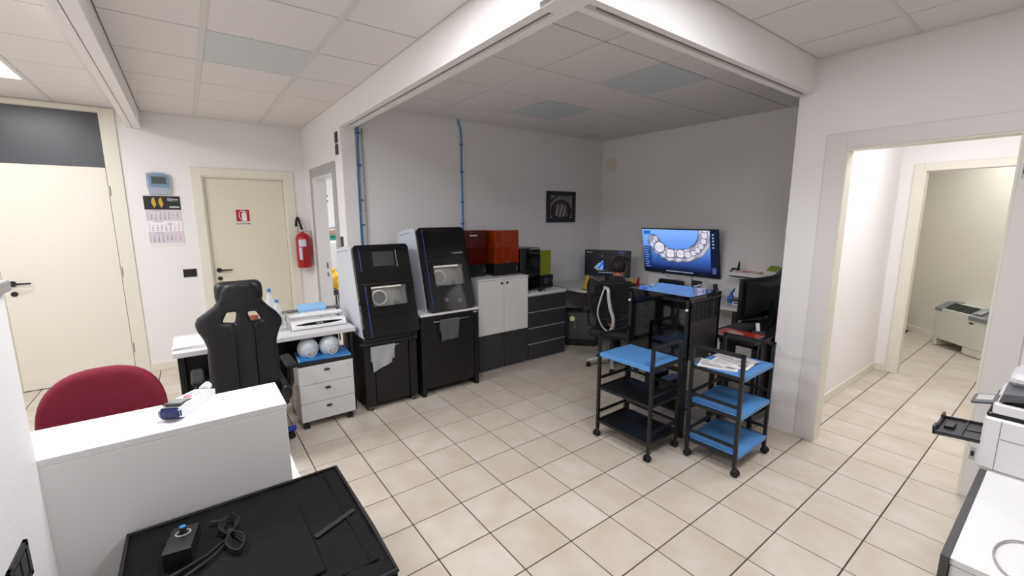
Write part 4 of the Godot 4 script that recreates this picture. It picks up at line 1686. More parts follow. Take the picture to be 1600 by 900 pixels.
func build_corner() -> void:
	# large screen on the wall, tipped a little forward
	var a := Vector3(-2.095, 0, 0)
	var t := thing("wall_television", "large wall screen showing a blue view of a dental arch", "television", Vector3(-1.6, 0.93, -3.415))
	var tilt := Transform3D(Basis(Vector3.RIGHT, 0.21), Vector3.ZERO)
	beg()
	bx(-0.51, 0.0, -0.03, 0.51, 0.575, 0.0, 0.004, tilt)
	put("bezel", mats["black_plastic"], t)
	beg()
	rect_uv(tilt * Vector3(-0.5, 0.018, 0.0012), tilt.basis * Vector3(1.0, 0, 0), tilt.basis * Vector3(0, 0.547, 0), tilt.basis * Vector3.BACK)
	put("screen", screen_mat("tv_picture", tv_image(), 1.0), t)
	beg()
	bx(-0.15, 0.2, -0.05, 0.15, 0.42, 0.01)
	put("wall_bracket", mats["black_metal"], t)
	beg()
	tube([Vector3(-0.25, 0.03, -0.02), Vector3(-0.255, -0.05, -0.03), Vector3(-0.25, -0.18, -0.03)], 0.004, 6)
	tube([Vector3(0.15, 0.03, -0.02), Vector3(0.15, -0.06, -0.03), Vector3(0.16, -0.18, -0.03)], 0.004, 6)
	put("power_lead", mats["rubber"], t)
	var l := AreaLight3D.new()
	l.name = "screen_lamp"
	l.area_size = Vector2(0.98, 0.53)
	l.light_color = Color("7ea2f0")
	l.light_energy = 0.06
	l.area_range = 8.0
	l.area_attenuation = 2.0
	l.shadow_enabled = true
	t.add_child(l)
	l.transform = tilt * Transform3D(Basis(Vector3.UP, PI), Vector3(0, 0.29, 0.01))
	# desktop screen
	var s := thing("desktop_monitor", "small dark monitor in front of the seated person", "monitor", Vector3(-2.39, 0.745, -2.98), 0.46)
	beg()
	bx(-0.305, 0.11, -0.03, 0.305, 0.46, 0.0, 0.004)
	put("bezel", mats["black_plastic"], s)
	beg()
	rect_uv(Vector3(-0.298, 0.122, 0.001), Vector3(0.596, 0, 0), Vector3(0, 0.332, 0), Vector3.BACK)
	put("screen", screen_mat("monitor_picture", monitor_image(), 0.8), s)
	beg()
	bx(-0.03, 0.01, -0.075, 0.03, 0.3, -0.03, 0.004)
	bx(-0.12, 0.0, -0.16, 0.12, 0.012, 0.03, 0.004)
	put("foot", mats["black_plastic"], s)
	# desk along two walls
	var d := thing("corner_desk", "pale corner desk under the wall screen", "desk", Vector3(-2.93, 0, -3.45))
	beg()
	var o := PackedVector2Array([Vector2(0, 0), Vector2(2.35, 0), Vector2(2.35, 0.62), Vector2(0.95, 0.62), Vector2(0.78, 0.7), Vector2(0.735, 0.8), Vector2(0.73, 0.98), Vector2(0.70, 1.04), Vector2(0.62, 1.06), Vector2(0, 1.06)])
	ext(o, -0.745, -0.715, Transform3D(Basis(Vector3.RIGHT, Vector3.BACK, Vector3.DOWN), Vector3.ZERO))
	put("top", mt("desk_pale", "cdcac5", 0.45), d)
	for q in [[0.05, 0.98], [0.05, 0.05], [0.8, 0.05], [0.8, 0.55], [2.28, 0.05], [2.28, 0.55]]:
		beg()
		bx(q[0], 0, q[1], q[0] + 0.045, 0.715, q[1] + 0.045, 0.003)
		put("leg", mats["black_metal"], d)
	var pd := thing("pedestal", "grey drawer pedestal under the corner desk, seen through the black case", "drawer unit", Vector3(-1.86, 0, -3.0))
	beg()
	bx(-0.2, 0.03, -0.42, 0.2, 0.62, -0.02, 0.002)
	put("body", mt("ped_dark", "4b4a4c", 0.5), pd)
	for k in 3:
		beg()
		bx(-0.197, 0.04 + 0.193 * k, -0.02, 0.197, 0.225 + 0.193 * k, 0.0, 0.002)
		var dw := put("drawer", mt("ped_front", "6a686a", 0.5), pd)
		beg()
		bx(-0.04, 0.16 + 0.193 * k, 0.0, 0.04, 0.172 + 0.193 * k, 0.012, 0.003)
		put("pull", mats["black_plastic"], dw)
	# tower computer with a glass side
	var c := thing("computer_tower", "black computer tower with a glass side beneath the corner desk", "computer", Vector3(-2.36, 0, -2.48), 0.71)
	beg()
	bx(-0.2, 0.015, -0.2, 0.2, 0.455, -0.19)
	bx(-0.2, 0.015, -0.2, -0.19, 0.455, 0.0)
	bx(0.19, 0.015, -0.2, 0.2, 0.455, 0.0)
	bx(-0.2, 0.435, -0.2, 0.2, 0.455, 0.0, 0.003)
	bx(-0.2, 0.015, -0.2, 0.2, 0.09, 0.0, 0.003)
	for x in [-0.17, 0.13]:
		bx(x, 0, -0.18, x + 0.04, 0.015, -0.01)
	put("case", mats["black_plastic"], c)
	beg()
	bx(-0.188, 0.092, -0.008, 0.188, 0.433, -0.003)
	put("glass_side", glass("tower_glass", "5a6466", 0.35), c)
	beg()
	bx(-0.18, 0.1, -0.185, 0.15, 0.42, -0.178)
	bx(-0.1, 0.2, -0.178, 0.17, 0.235, -0.06, 0.004)
	put("circuit_board", mt("board_grey", "5d6668", 0.5), c)
	beg()
	lathe([[0.026, -0.004], [0.032, -0.004], [0.032, 0.004], [0.026, 0.004]], 20, Transform3D(Basis(Vector3.RIGHT, PI / 2), Vector3(-0.11, 0.34, -0.06)))
	put("lit_fan_ring", glow("fan_glow", "dfe6a0", 0.6), c)
	beg()
	bx(-0.095, 0.22, -0.15, -0.06, 0.3, -0.05, 0.003)
	put("memory_block", mats["grey_alu"], c)
	var ud := thing("black_hub", "small black hub with a looped lead lying on the computer tower", "hub", Vector3(-2.32, 0.455, -2.52), 0.71)
	beg()
	bx(-0.02, 0, -0.05, 0.09, 0.02, 0.0, 0.004)
	put("case", mats["black_plastic"], ud)
	beg()
	tube([Vector3(0.06, 0.015, -0.02), Vector3(0.065, 0.09, -0.02), Vector3(0.1, 0.1, -0.02), Vector3(0.15, 0.05, -0.04), Vector3(0.16, -0.2, -0.06), Vector3(0.165, -0.45, -0.08)], 0.003, 6)
	put("lead", mats["rubber"], ud)
	# small things at the back of the desk
	var D := 0.745
	var p := thing("speaker_bar", "long black speaker bar on the desk under the wall screen", "speaker", Vector3(-1.62, D, -3.28))
	beg()
	bx(-0.16, 0, -0.04, 0.16, 0.13, 0.04, 0.012)
	put("body", mats["black_plastic"], p)
	beg()
	bx(-0.15, 0.012, 0.036, 0.15, 0.118, 0.042, 0.002)
	put("grille", mats["rubber"], p)
	p = thing("picture_card", "small black card with a pale drawing, standing beside the speaker bar", "card", Vector3(-1.26, D, -3.22), 0.1)
	beg()
	bx(-0.06, 0.0, -0.006, 0.06, 0.165, 0.0, 0.001, Transform3D(Basis(Vector3.RIGHT, -0.12), Vector3(0, 0.001, 0)))
	put("board", mats["black_plastic"], p)
	beg()
	ext(PackedVector2Array([Vector2(-0.05, 0.10), Vector2(-0.02, 0.105), Vector2(0.03, 0.125), Vector2(0.05, 0.13), Vector2(0.045, 0.115), Vector2(0.01, 0.098), Vector2(-0.02, 0.092)]), 0.0004, 0.001, Transform3D(Basis(Vector3.RIGHT, -0.12), Vector3(0, 0.001, 0)))
	put("drawing", mats["paper"], p)
	p = thing("glass_jar", "clear round jar with a knobbed lid on the corner desk", "jar", Vector3(-1.13, D, -3.2))
	beg()
	lathe([[0.045, 0.0], [0.06, 0.01], [0.068, 0.06], [0.066, 0.11], [0.05, 0.14], [0.03, 0.16], [0.014, 0.17]], 22, Transform3D.IDENTITY, true)
	put("body", glass("jar_glass", "dfe6ea", 0.3), p)
	beg()
	lathe([[0.0, 0.168], [0.02, 0.168], [0.012, 0.18], [0.014, 0.195], [0.0, 0.2]], 14, Transform3D.IDENTITY, true)
	put("lid", mats["jar_glass"], p)
	p = thing("black_handset", "black handset propped up at the back of the corner desk", "handset", Vector3(-1.01, D, -3.2), 0.2)
	beg()
	bx(-0.024, 0, -0.02, 0.024, 0.155, 0.0, 0.006, Transform3D(Basis(Vector3.BACK, 0.18), Vector3(0.01, 0.004, 0)))
	put("body", mats["black_plastic"], p)
	beg()
	bx(-0.03, 0, -0.045, 0.05, 0.03, 0.03, 0.006)
	put("cradle", mats["black_satin"], p)
	p = thing("leaning_sheets", "white printed sheets propped against the wall under the big screen", "papers", Vector3(-1.9, D, -3.36))
	for k in 2:
		beg()
		bx(-0.13, 0, -0.002, 0.12, 0.17 - 0.02 * k, 0.0, 0.0, Transform3D(Basis(Vector3.RIGHT, -0.28), Vector3(0.15 * k, 0.001, 0.02 * k)))
		put("sheet", mats["paper"], p)
	beg()
	ext(PackedVector2Array([Vector2(0.0, 0.04), Vector2(0.02, 0.05), Vector2(0.03, 0.1), Vector2(0.015, 0.11), Vector2(0.005, 0.08)]), 0.0002, 0.001, Transform3D(Basis(Vector3.RIGHT, -0.28), Vector3(0, 0.001, 0)))
	put("dark_print", mt("print_dark", "5a5c5a", 0.8), p)
	p = thing("red_desk_tray", "bright red plastic holder beside the seated person's head", "holder", Vector3(-2.08, D, -3.17), 0.3)
	beg()
	ext(PackedVector2Array([Vector2(-0.06, 0.0), Vector2(0.06, 0.0), Vector2(0.06, 0.12), Vector2(0.045, 0.12), Vector2(0.03, 0.05), Vector2(-0.01, 0.03), Vector2(-0.06, 0.015)]), -0.025, 0.025)
	put("body", mt("holder_red", "c3201c", 0.4), p)
	beg()
	bx(-0.05, 0.016, -0.02, -0.01, 0.03, 0.02, 0.003)
	put("block", mats["black_plastic"], p)
	p = thing("yellow_carton", "upright yellow carton behind the seated person", "carton", Vector3(-2.0, D, -3.02), 0.2)
	beg()
	bx(-0.025, 0, -0.02, 0.025, 0.12, 0.02, 0.002)
	put("box", mt("carton_yellow", "d8b53a", 0.6), p)
	beg()
	bx(-0.02, 0.04, 0.02, 0.02, 0.07, 0.0206)
	put("label_patch", mats["paper"], p)
	p = thing("spray_bottle", "blue spray bottle with a teal trigger on the corner desk", "bottle", Vector3(-0.8, D, -3.12), -0.5)
	beg()
	lathe([[0.0, 0], [0.035, 0], [0.038, 0.01], [0.034, 0.05], [0.018, 0.075], [0.012, 0.09]], 16, Transform3D.IDENTITY, true)
	put("body", mt("spray_blue", "2f63d8", 0.25), p)
	beg()
	bx(-0.012, 0.085, -0.01, 0.014, 0.105, 0.01, 0.003)
	tube([Vector3(0.0, 0.1, 0), Vector3(0.03, 0.125, 0), Vector3(0.045, 0.16, 0)], [0.01, 0.011, 0.005], 8)
	put("trigger", mt("spray_teal", "1f6f86", 0.35), p)
	p = thing("white_carton", "white carton beside the blue spray bottle", "carton", Vector3(-0.67, D, -3.05), 0.1)
	beg()
	bx(-0.06, 0, -0.05, 0.06, 0.045, 0.05, 0.002)
	put("box", mats["paper"], p)
	beg()
	bx(-0.05, 0.01, 0.05, 0.02, 0.03, 0.0506)
	put("label_patch", mt("label_blue", "4b66b0", 0.6), p)
	p = thing("closed_laptop", "dark closed laptop on top of the white carton", "laptop", Vector3(-0.66, 0.79, -3.06), 0.25)
	beg()
	bx(-0.1, 0, -0.075, 0.1, 0.008, 0.075, 0.002)
	put("base", mats["black_plastic"], p)
	beg()
	bx(-0.1, 0.009, -0.075, 0.1, 0.016, 0.075, 0.003)
	put("lid", mt("laptop_grey", "4c4c50", 0.3), p)
	p = thing("notice_sheet", "pale sheet fixed to the wall below the shelf", "notice", Vector3(-0.74, 0.86, -3.463))
	beg()
	bx(-0.1, 0, 0, 0.1, 0.13, 0.002)
	put("sheet", mt("sheet_pale", "c9ccd4", 0.7), p)
	beg()
	for k in 4: bx(-0.08, 0.03 + 0.025 * k, 0.002, 0.05, 0.034 + 0.025 * k, 0.0025)
	put("print_line", mats["print_grey"], p)
	# wall shelf with its small things
	p = thing("wall_shelf", "white wall shelf with a black underside to the side of the wall screen", "shelf", Vector3(-0.90, 1.0, -3.465))
	beg()
	bx(0.0, 0.012, 0.0, 0.9, 0.05, 0.22, 0.002)
	put("board", mats["white_lam"], p)
	beg()
	bx(0.0, 0.0, 0.0, 0.9, 0.012, 0.221)
	put("edge_strip", mats["black_plastic"], p)
	for q in [[-0.76, 0.06, "orange-printed flyer lying at the shelf end beside the figurine"], [-0.6, -0.1, "orange-printed flyer lying beside the folded green card"]]:
		var f := thing("flyer", q[2], "flyer", Vector3(q[0], 1.05, -3.34), q[1], "flyers on the wall shelf")
		beg()
		bx(-0.075, 0, -0.1, 0.075, 0.004, 0.1)
		put("sheet", mats["paper"], f)
		beg()
		bx(-0.065, 0.004, -0.085, 0.06, 0.0045, 0.0)
		bx(-0.05, 0.004, 0.02, 0.03, 0.0045, 0.08)
		put("orange_print", mt("flyer_orange", "d9855f", 0.7), f)
	var gc := thing("tent_card", "folded green and white card standing on the wall shelf", "card", Vector3(-0.48, 1.05, -3.34), -0.5)
	beg()
	for s2 in [-1.0, 1.0]:
		bx(-0.075, -0.002, 0.0, 0.075, 0.12, 0.0025, 0.0, Transform3D(Basis(Vector3.RIGHT, -s2 * 0.75), Vector3(0, 0.003, s2 * 0.083)))
	put("fold", mats["paper"], gc)
	beg()
	bx(-0.07, 0.045, 0.0025, 0.07, 0.118, 0.003, 0.0, Transform3D(Basis(Vector3.RIGHT, -0.75), Vector3(0, 0.003, 0.083)))
	put("green_print", mt("card_green", "8fa63a", 0.7), gc)
	var fg := thing("figurine", "small black seated figurine leaning on the end of the wall shelf", "figurine", Vector3(-0.895, 1.05, -3.36))
	beg()
	nets(func(q: Vector3) -> float: return bones_d(q, [[Vector3(0.03, 0.02, 0), Vector3(0.035, 0.065, 0), 0.014, 0.012], [Vector3(0.035, 0.065, 0), Vector3(0.036, 0.085, 0), 0.009, 0.012], [Vector3(0.03, 0.02, 0.012), Vector3(-0.025, 0.028, 0.012), 0.011, 0.009], [Vector3(-0.025, 0.028, 0.012), Vector3(-0.045, -0.025, 0.014), 0.009, 0.007], [Vector3(0.03, 0.02, -0.012), Vector3(-0.02, 0.02, -0.012), 0.011, 0.009], [Vector3(-0.02, 0.02, -0.012), Vector3(-0.065, -0.01, -0.012), 0.009, 0.007], [Vector3(0.034, 0.06, 0.014), Vector3(0.06, 0.02, 0.02), 0.007, 0.006]], 0.008), Vector3(-0.09, -0.05, -0.04), Vector3(0.09, 0.12, 0.05), 0.006)
	put("body", mats["black_plastic"], fg)
	beg()
	lathe([[0.0, 0], [0.006, 0], [0.0, 0.03]], 10, Transform3D(Basis(), Vector3(0.036, 0.094, 0)))
	put("ear", mats["black_plastic"], fg)
	# black case on legs
	black_case()
	# office chair with mesh back and pale spine
	mesh_chair()
	# desk and big monitor near the opening
	var bd := thing("black_desk", "black desk behind the trolley with papers", "desk", Vector3(-0.165, 0, -2.6))
	beg()
	bx(-0.2, 0.70, -0.75, 0.19, 0.725, 0.77, 0.003)
	put("top", mats["black_lam"], bd)
	for q in [[-0.14, 0.6], [-0.09, 0.6], [0.13, 0.62], [-0.14, -0.65], [0.13, -0.65]]:
		beg()
		bx(q[0], 0, q[1], q[0] + 0.03, 0.70, q[1] + 0.03, 0.002)
		put("leg", mats["black_metal"], bd)
	beg()
	bx(-0.14, 0.64, 0.60, 0.16, 0.70, 0.65, 0.002)
	bx(0.15, 0.1, -0.65, 0.165, 0.68, 0.6)
	put("apron", mats["black_lam"], bd)
	var bm := thing("curved_monitor", "large black monitor seen from behind on the black desk", "monitor", Vector3(-0.25, 0.725, -2.6), PI / 2)
	beg()
	var arc := PackedVector2Array()
	for k in 13: arc.append(Vector2(lerpf(-0.39, 0.39, k / 12.0), 0.02 - 0.06 * pow(lerpf(-1, 1, k / 12.0), 2) + 0.012))
	for k in 13: arc.append(Vector2(lerpf(0.39, -0.39, k / 12.0), 0.02 - 0.06 * pow(lerpf(1, -1, k / 12.0), 2) - 0.012))
	ext(arc, -0.405, -0.055, Transform3D(Basis(Vector3.RIGHT, Vector3.BACK, Vector3.DOWN), Vector3.ZERO))
	put("shell", mt("monitor_shell", "1d1d1f", 0.45), bm)
	beg()
	# faceted hump on the back
	var fa := [Vector3(-0.37, 0.08, 0.0), Vector3(0.37, 0.08, 0.0), Vector3(0.37, 0.38, 0.0), Vector3(-0.37, 0.38, 0.0)]
	var fb := [Vector3(-0.15, 0.13, 0.075), Vector3(0.15, 0.13, 0.075), Vector3(0.15, 0.33, 0.075), Vector3(-0.15, 0.33, 0.075)]
	for k in 4:
		var n := (k + 1) % 4
		var mid: Vector3 = (fa[k] + fa[n]) / 2 - Vector3(0, 0.23, 0)
		if k % 2 == 1:
			var tip: Vector3 = (fa[k] + fa[n]) / 2 * Vector3(0.75, 1, 1) + Vector3(0, 0, 0.05)
			poly([fa[k], fa[n], tip], mid + Vector3(0, 0, 0.2))
			poly([fa[k], tip, fb[k]], mid + Vector3(0, 0, 0.2))
			poly([tip, fa[n], fb[n]], mid + Vector3(0, 0, 0.2))
			poly([tip, fb[n], fb[k]], mid + Vector3(0, 0, 0.2))
		else:
			poly([fa[k], fa[n], fb[n], fb[k]], mid + Vector3(0, 0, 0.2))
	poly(fb, Vector3.BACK)
	put("back_hump", mats["monitor_shell"], bm)
	beg()
	bx(-0.05, 0.02, 0.05, 0.05, 0.2, 0.09, 0.004)
	for s3 in [-1.0, 1.0]:
		tube([Vector3(0, 0.02, 0.07), Vector3(s3 * 0.2, 0.008, 0.12)], [0.016, 0.008], 8)
		tube([Vector3(0, 0.02, 0.07), Vector3(s3 * 0.18, 0.008, -0.1)], [0.016, 0.008], 8)
	put("stand", mats["black_plastic"], bm)
	p = thing("red_booklet", "glossy red booklet with a pale picture on the black desk's end", "booklet", Vector3(-0.165, 0.725, -1.975), 0.02)
	beg()
	bx(-0.15, 0.0, -0.105, 0.15, 0.006, 0.105)
	put("pages", mats["paper"], p)
	beg()
	bx(-0.151, 0.006, -0.106, 0.151, 0.0075, 0.106)
	var cv := put("cover", mt("booklet_red", "b5331f", 0.3), p)
	beg()
	ext(PackedVector2Array([Vector2(-0.06, -0.07), Vector2(0.03, -0.075), Vector2(0.05, -0.02), Vector2(0.01, 0.04), Vector2(-0.07, 0.05), Vector2(-0.09, 0.0)]), 0.0, 0.0005, Transform3D(Basis(Vector3.RIGHT, Vector3.FORWARD, Vector3.UP), Vector3(0, 0.0075, 0)))
	put("cover_picture", mt("booklet_pale", "c7a598", 0.4), cv)
	p = thing("white_tag", "white plastic tag standing on the black desk near the white wall end", "tag", Vector3(-0.08, 0.725, -2.12), 0.4)
	beg()
	bx(-0.014, 0.02, -0.006, 0.014, 0.085, 0.002, 0.002, Transform3D(Basis(Vector3.BACK, 0.15), Vector3.ZERO))
	put("tag", mats["white_plastic"], p)
	beg()
	bx(-0.045, 0, -0.03, 0.045, 0.022, 0.03, 0.004)
	put("holder", mats["grey_lam"], p)

func black_case() -> void:
	var t := thing("equipment_case", "tall black equipment case with a glossy top and slotted side", "equipment case", Vector3(-0.515, 0, -1.605))
	var X := 0.265
	var Z := 0.215
	var K := mt("case_black", "252324", 0.35)
	beg()
	for x in [-X, X - 0.03]:
		for z in [-Z, Z - 0.03]:
			bx(x, 0, z, x + 0.03, 1.05, z + 0.03, 0.002)
	put("frame", mats["black_metal"], t)
	beg()
	bx(-X - 0.004, 1.05, -Z - 0.004, X + 0.004, 1.078, Z + 0.004, 0.004)
	put("top", mt("case_gloss", "0b0c10", 0.04), t)
	# slotted side: a plate made of bars round each slot
	beg()
	bx(X - 0.006, 0.6, -Z + 0.0, X, 0.885, Z, 0.0)
	bx(X - 0.006, 1.03, -Z, X, 1.05, Z)
	var rows := 8
	for r in rows + 1:
		var y := 0.885 + r * 0.0175
		bx(X - 0.006, y, -Z, X, y + 0.0075, Z)
	for c in 8:
		var z := lerpf(-Z, Z - 0.022, c / 7.0)
		bx(X - 0.006, 0.885, z, X, 1.035, z + 0.022)
	put("vent_panel", K, t)
	beg()
	bx(X - 0.04, 0.62, -Z + 0.03, X - 0.036, 1.05, Z - 0.03)
	put("inner_liner", mt("liner_black", "050506", 0.8), t)
	for q in [[X, 0.6, 0.19], [X, 1.035, 0.19], [X, 1.035, -0.19], [X, 0.6, -0.19]]:
		beg()
		tube([Vector3(q[0], q[1] + 0.004, q[2]), Vector3(q[0] + 0.004, q[1] + 0.004, q[2])], 0.005, 8)
		put("screw", mats["chrome"], t)
	beg()
	bx(-X, 0.6, -Z, X - 0.006, 0.62, Z, 0.002)
	put("floor_plate", mt("case_floor", "131a33", 0.35), t)
	beg()
	bx(-X + 0.03, 0.62, Z - 0.012, X - 0.03, 1.05, Z - 0.008)
	put("front_pane", glass("case_glass", "08090c", 0.72), t)
	beg()
	bx(-X + 0.004, 0.62, -Z + 0.03, -X + 0.008, 1.05, Z - 0.03)
	put("side_pane", mats["case_glass"], t)
	for q in [[-X + 0.012, 0.98], [X - 0.016, 0.98]]:
		beg()
		lathe([[0.0, 0], [0.009, 0], [0.009, 0.01], [0.0, 0.012]], 14, Transform3D(Basis(Vector3.RIGHT, PI / 2), Vector3(q[0], q[1], Z)))
		put("pane_knob", mats["white_plastic"], t)
	# inner curved plate and base lamp of the unit inside
	beg()
	ext(PackedVector2Array([Vector2(0.235, 0.62), Vector2(0.16, 0.66), Vector2(0.12, 0.76), Vector2(0.125, 0.86), Vector2(0.15, 0.9), Vector2(0.235, 0.9)]), -0.02, 0.0, Transform3D(Basis(), Vector3(0, 0, 0.12)))
	put("inner_shield", mt("shield_brown", "2b2624", 0.5), t)
	beg()
	bx(-X + 0.03, 0.18, -Z + 0.01, X - 0.03, 0.2, Z - 0.01, 0.002)
	bx(-X + 0.03, 0.5, Z - 0.03, X - 0.03, 0.53, Z - 0.005)
	put("lower_shelf", K, t)
	for q in [[0.02, 0.0], [-0.14, -0.04]]:
		beg()
		bx(q[0] - 0.05, 0.2, q[1] - 0.1, q[0] + 0.05, 0.36, q[1] + 0.1, 0.006)
		put("power_unit", mats["black_plastic"], t)

func mesh_chair() -> void:
	var t := thing("mesh_chair", "black mesh office chair with a pale curved spine under the seated person", "chair", Vector3(-1.62, 0, -2.23), 0.41)
	var F := mt("spine_silver", "d4d5d6", 0.3, 0.2)
	var fr := mt("mesh_black", "1a1b1d", 0.7)
	# mesh back as an open frame with a thin net inside
	beg()
	var ring := []
	for q in [[-0.2, 0.62], [-0.235, 0.78], [-0.24, 0.93], [-0.215, 0.985], [-0.1, 0.965], [0.0, 0.955], [0.1, 0.965], [0.215, 0.985], [0.24, 0.93], [0.235, 0.78], [0.2, 0.62], [0.1, 0.565], [-0.1, 0.565]]:
		ring.append(Vector3(q[0], q[1], 0.23 - q[0] * q[0] * 1.2 + (q[1] - 0.7) * 0.12))
	tube(ring, 0.014, 8, true)
	put("back_frame", fr, t)
	beg()
	for k in 22:
		var y := 0.585 + k * 0.0175
		var w := 0.19 + 0.045 * smoothstep(0.6, 0.8, y)
		tube([Vector3(-w, y, 0.23 - w * w * 1.2 + (y - 0.7) * 0.12), Vector3(-w / 2, y, 0.23 - w * w * 0.3 + (y - 0.7) * 0.12), Vector3(0, y, 0.23 + (y - 0.7) * 0.12), Vector3(w / 2, y, 0.23 - w * w * 0.3 + (y - 0.7) * 0.12), Vector3(w, y, 0.23 - w * w * 1.2 + (y - 0.7) * 0.12)], 0.0072, 4, false, false)
	var net := put("back_net", fr, t)
	net.set_meta("kind", "stuff")
	beg()
	tube(bend([Vector3(-0.03, 0.92, 0.27), Vector3(0.02, 0.905, 0.31), Vector3(0.03, 0.82, 0.315), Vector3(0.05, 0.7, 0.30), Vector3(0.075, 0.6, 0.28), Vector3(0.055, 0.5, 0.23), Vector3(0.0, 0.42, 0.16)], 5), 0.019, 8)
	tube(bend([Vector3(-0.03, 0.92, 0.27), Vector3(-0.06, 0.8, 0.30), Vector3(-0.09, 0.65, 0.29), Vector3(-0.06, 0.5, 0.23), Vector3(0.0, 0.42, 0.16)], 5), 0.009, 8)
	put("spine", F, t)
	beg()
	nets(func(p: Vector3) -> float:
		var q := (p - Vector3(0, 0.4, 0.0)).abs() - Vector3(0.19, 0.005, 0.17)
		return Vector3(maxf(q.x, 0), maxf(q.y, 0), maxf(q.z, 0)).length() - 0.04, Vector3(-0.27, 0.32, -0.25), Vector3(0.27, 0.48, 0.25), 0.02)
	put("seat", fr, t)
	for s in [-1.0, 1.0]:
		beg()
		tube([Vector3(s * 0.18, 0.44, 0.05), Vector3(s * 0.27, 0.45, 0.05), Vector3(s * 0.28, 0.62, 0.06)], 0.014, 8)
		bx(s * 0.28 - 0.035, 0.62, -0.1, s * 0.28 + 0.035, 0.645, 0.15, 0.008)
		put("armrest", mats["black_plastic"], t)
	five_star(t, 0.28, 0.085, F, 2.55, null, 0.36)

# ------------------------------------------------------------ trolleys
func cart(label: String, at: Vector3, yaw: float, blue: Array) -> void:
	var t := thing("trolley", label, "trolley", at, yaw, "three-tier trolleys")
	var X := 0.225
	var Z := 0.163
	var K := mt("cart_black", "0d0e10", 0.42)
	for x in [-X, X]:
		for z in [-Z, Z]:
			beg()
			box(Vector3(x, 0.43, z), Vector3(0.022, 0.75, 0.022), 0.002)
			put("post", K, t)
			caster(t, Vector3(x, 0, z), 0.024)
		beg()
		box(Vector3(x, 0.794, 0), Vector3(0.022, 0.022, Z * 2 + 0.022), 0.002)
		put("handle_bar", K, t)
	var ys := [0.13, 0.395, 0.655]
	for k in 3:
		var y: float = ys[k]
		var sh := Node3D.new()
		sh.name = "shelf"
		t.add_child(sh, true)
		beg()
		bx(-X + 0.011, y - 0.012, -Z + 0.004, X - 0.011, y - 0.004, Z - 0.004, 0.001)
		for z in [-Z, Z]: bx(-X + 0.011, y - 0.018, z - 0.008, X - 0.011, y + 0.002, z + 0.008, 0.001)
		for x in [-X, X]: bx(x - 0.008, y - 0.018, -Z + 0.011, x + 0.008, y + 0.002, Z - 0.011, 0.001)
		put("tray", K, sh)
		if k < 2:
			beg()
			for x in [-X, X]: bx(x - 0.008, y + 0.055, -Z + 0.011, x + 0.008, y + 0.072, Z - 0.011, 0.001)
			bx(-X + 0.011, y + 0.055, -Z - 0.008, X - 0.011, y + 0.072, -Z + 0.008, 0.001)
			put("guard_rail", K, sh)
		if blue[k]:
			# blue liner: a sheet with a turned down lip all round
			beg()
			bx(-X + 0.012, y - 0.002, -Z - 0.010, X - 0.012, y + 0.006, Z + 0.010, 0.002)
			bx(-X + 0.012, y - 0.022, -Z - 0.013, X - 0.012, y + 0.004, -Z - 0.009, 0.001)
			bx(-X + 0.012, y - 0.022, Z + 0.009, X - 0.012, y + 0.004, Z + 0.013, 0.001)
			put("liner", mats["blue_liner"], sh)

func build_carts() -> void:
	cart("black trolley with one blue-lined tier over two bare black tiers", Vector3(-0.438, 0, -1.092), 0.01, [false, false, true])
	cart("black trolley with three blue-lined tiers and papers on top", Vector3(0.053, 0, -1.448), PI / 2 + 0.03, [true, true, true])
	var rng := RandomNumberGenerator.new()
	rng.seed = 3
	var lab := ["loose printed white sheet on the trolley, nearest the handle bar", "loose printed white sheet in the middle of the trolley top", "loose greyish printed sheet at the far end of the trolley top"]
	for q in [[0.02, -1.33, 0.35, 0], [0.06, -1.42, 0.15, 1], [0.04, -1.52, -0.25, 2]]:
		var i: int = q[3]
		var p := thing("loose_sheet", lab[i], "paper", Vector3(q[0], 0.662 + 0.006 * i, q[1]), q[2], "papers on the trolley")
		beg()
		bx(-0.12, 0, -0.085, 0.12, 0.004, 0.085)
		put("sheet", mats["paper"] if i < 2 else mt("paper_grey", "c6bfc2", 0.8), p)
		beg()
		for k in 6: bx(-0.1, 0.004, -0.065 + 0.022 * k, -0.02 + 0.11 * rng.randf(), 0.0044, -0.058 + 0.022 * k)
		bx(0.05, 0.004, -0.02, 0.1, 0.0044, 0.04)
		put("print_line", mt("print_dim", "8f8d94", 0.8), p)

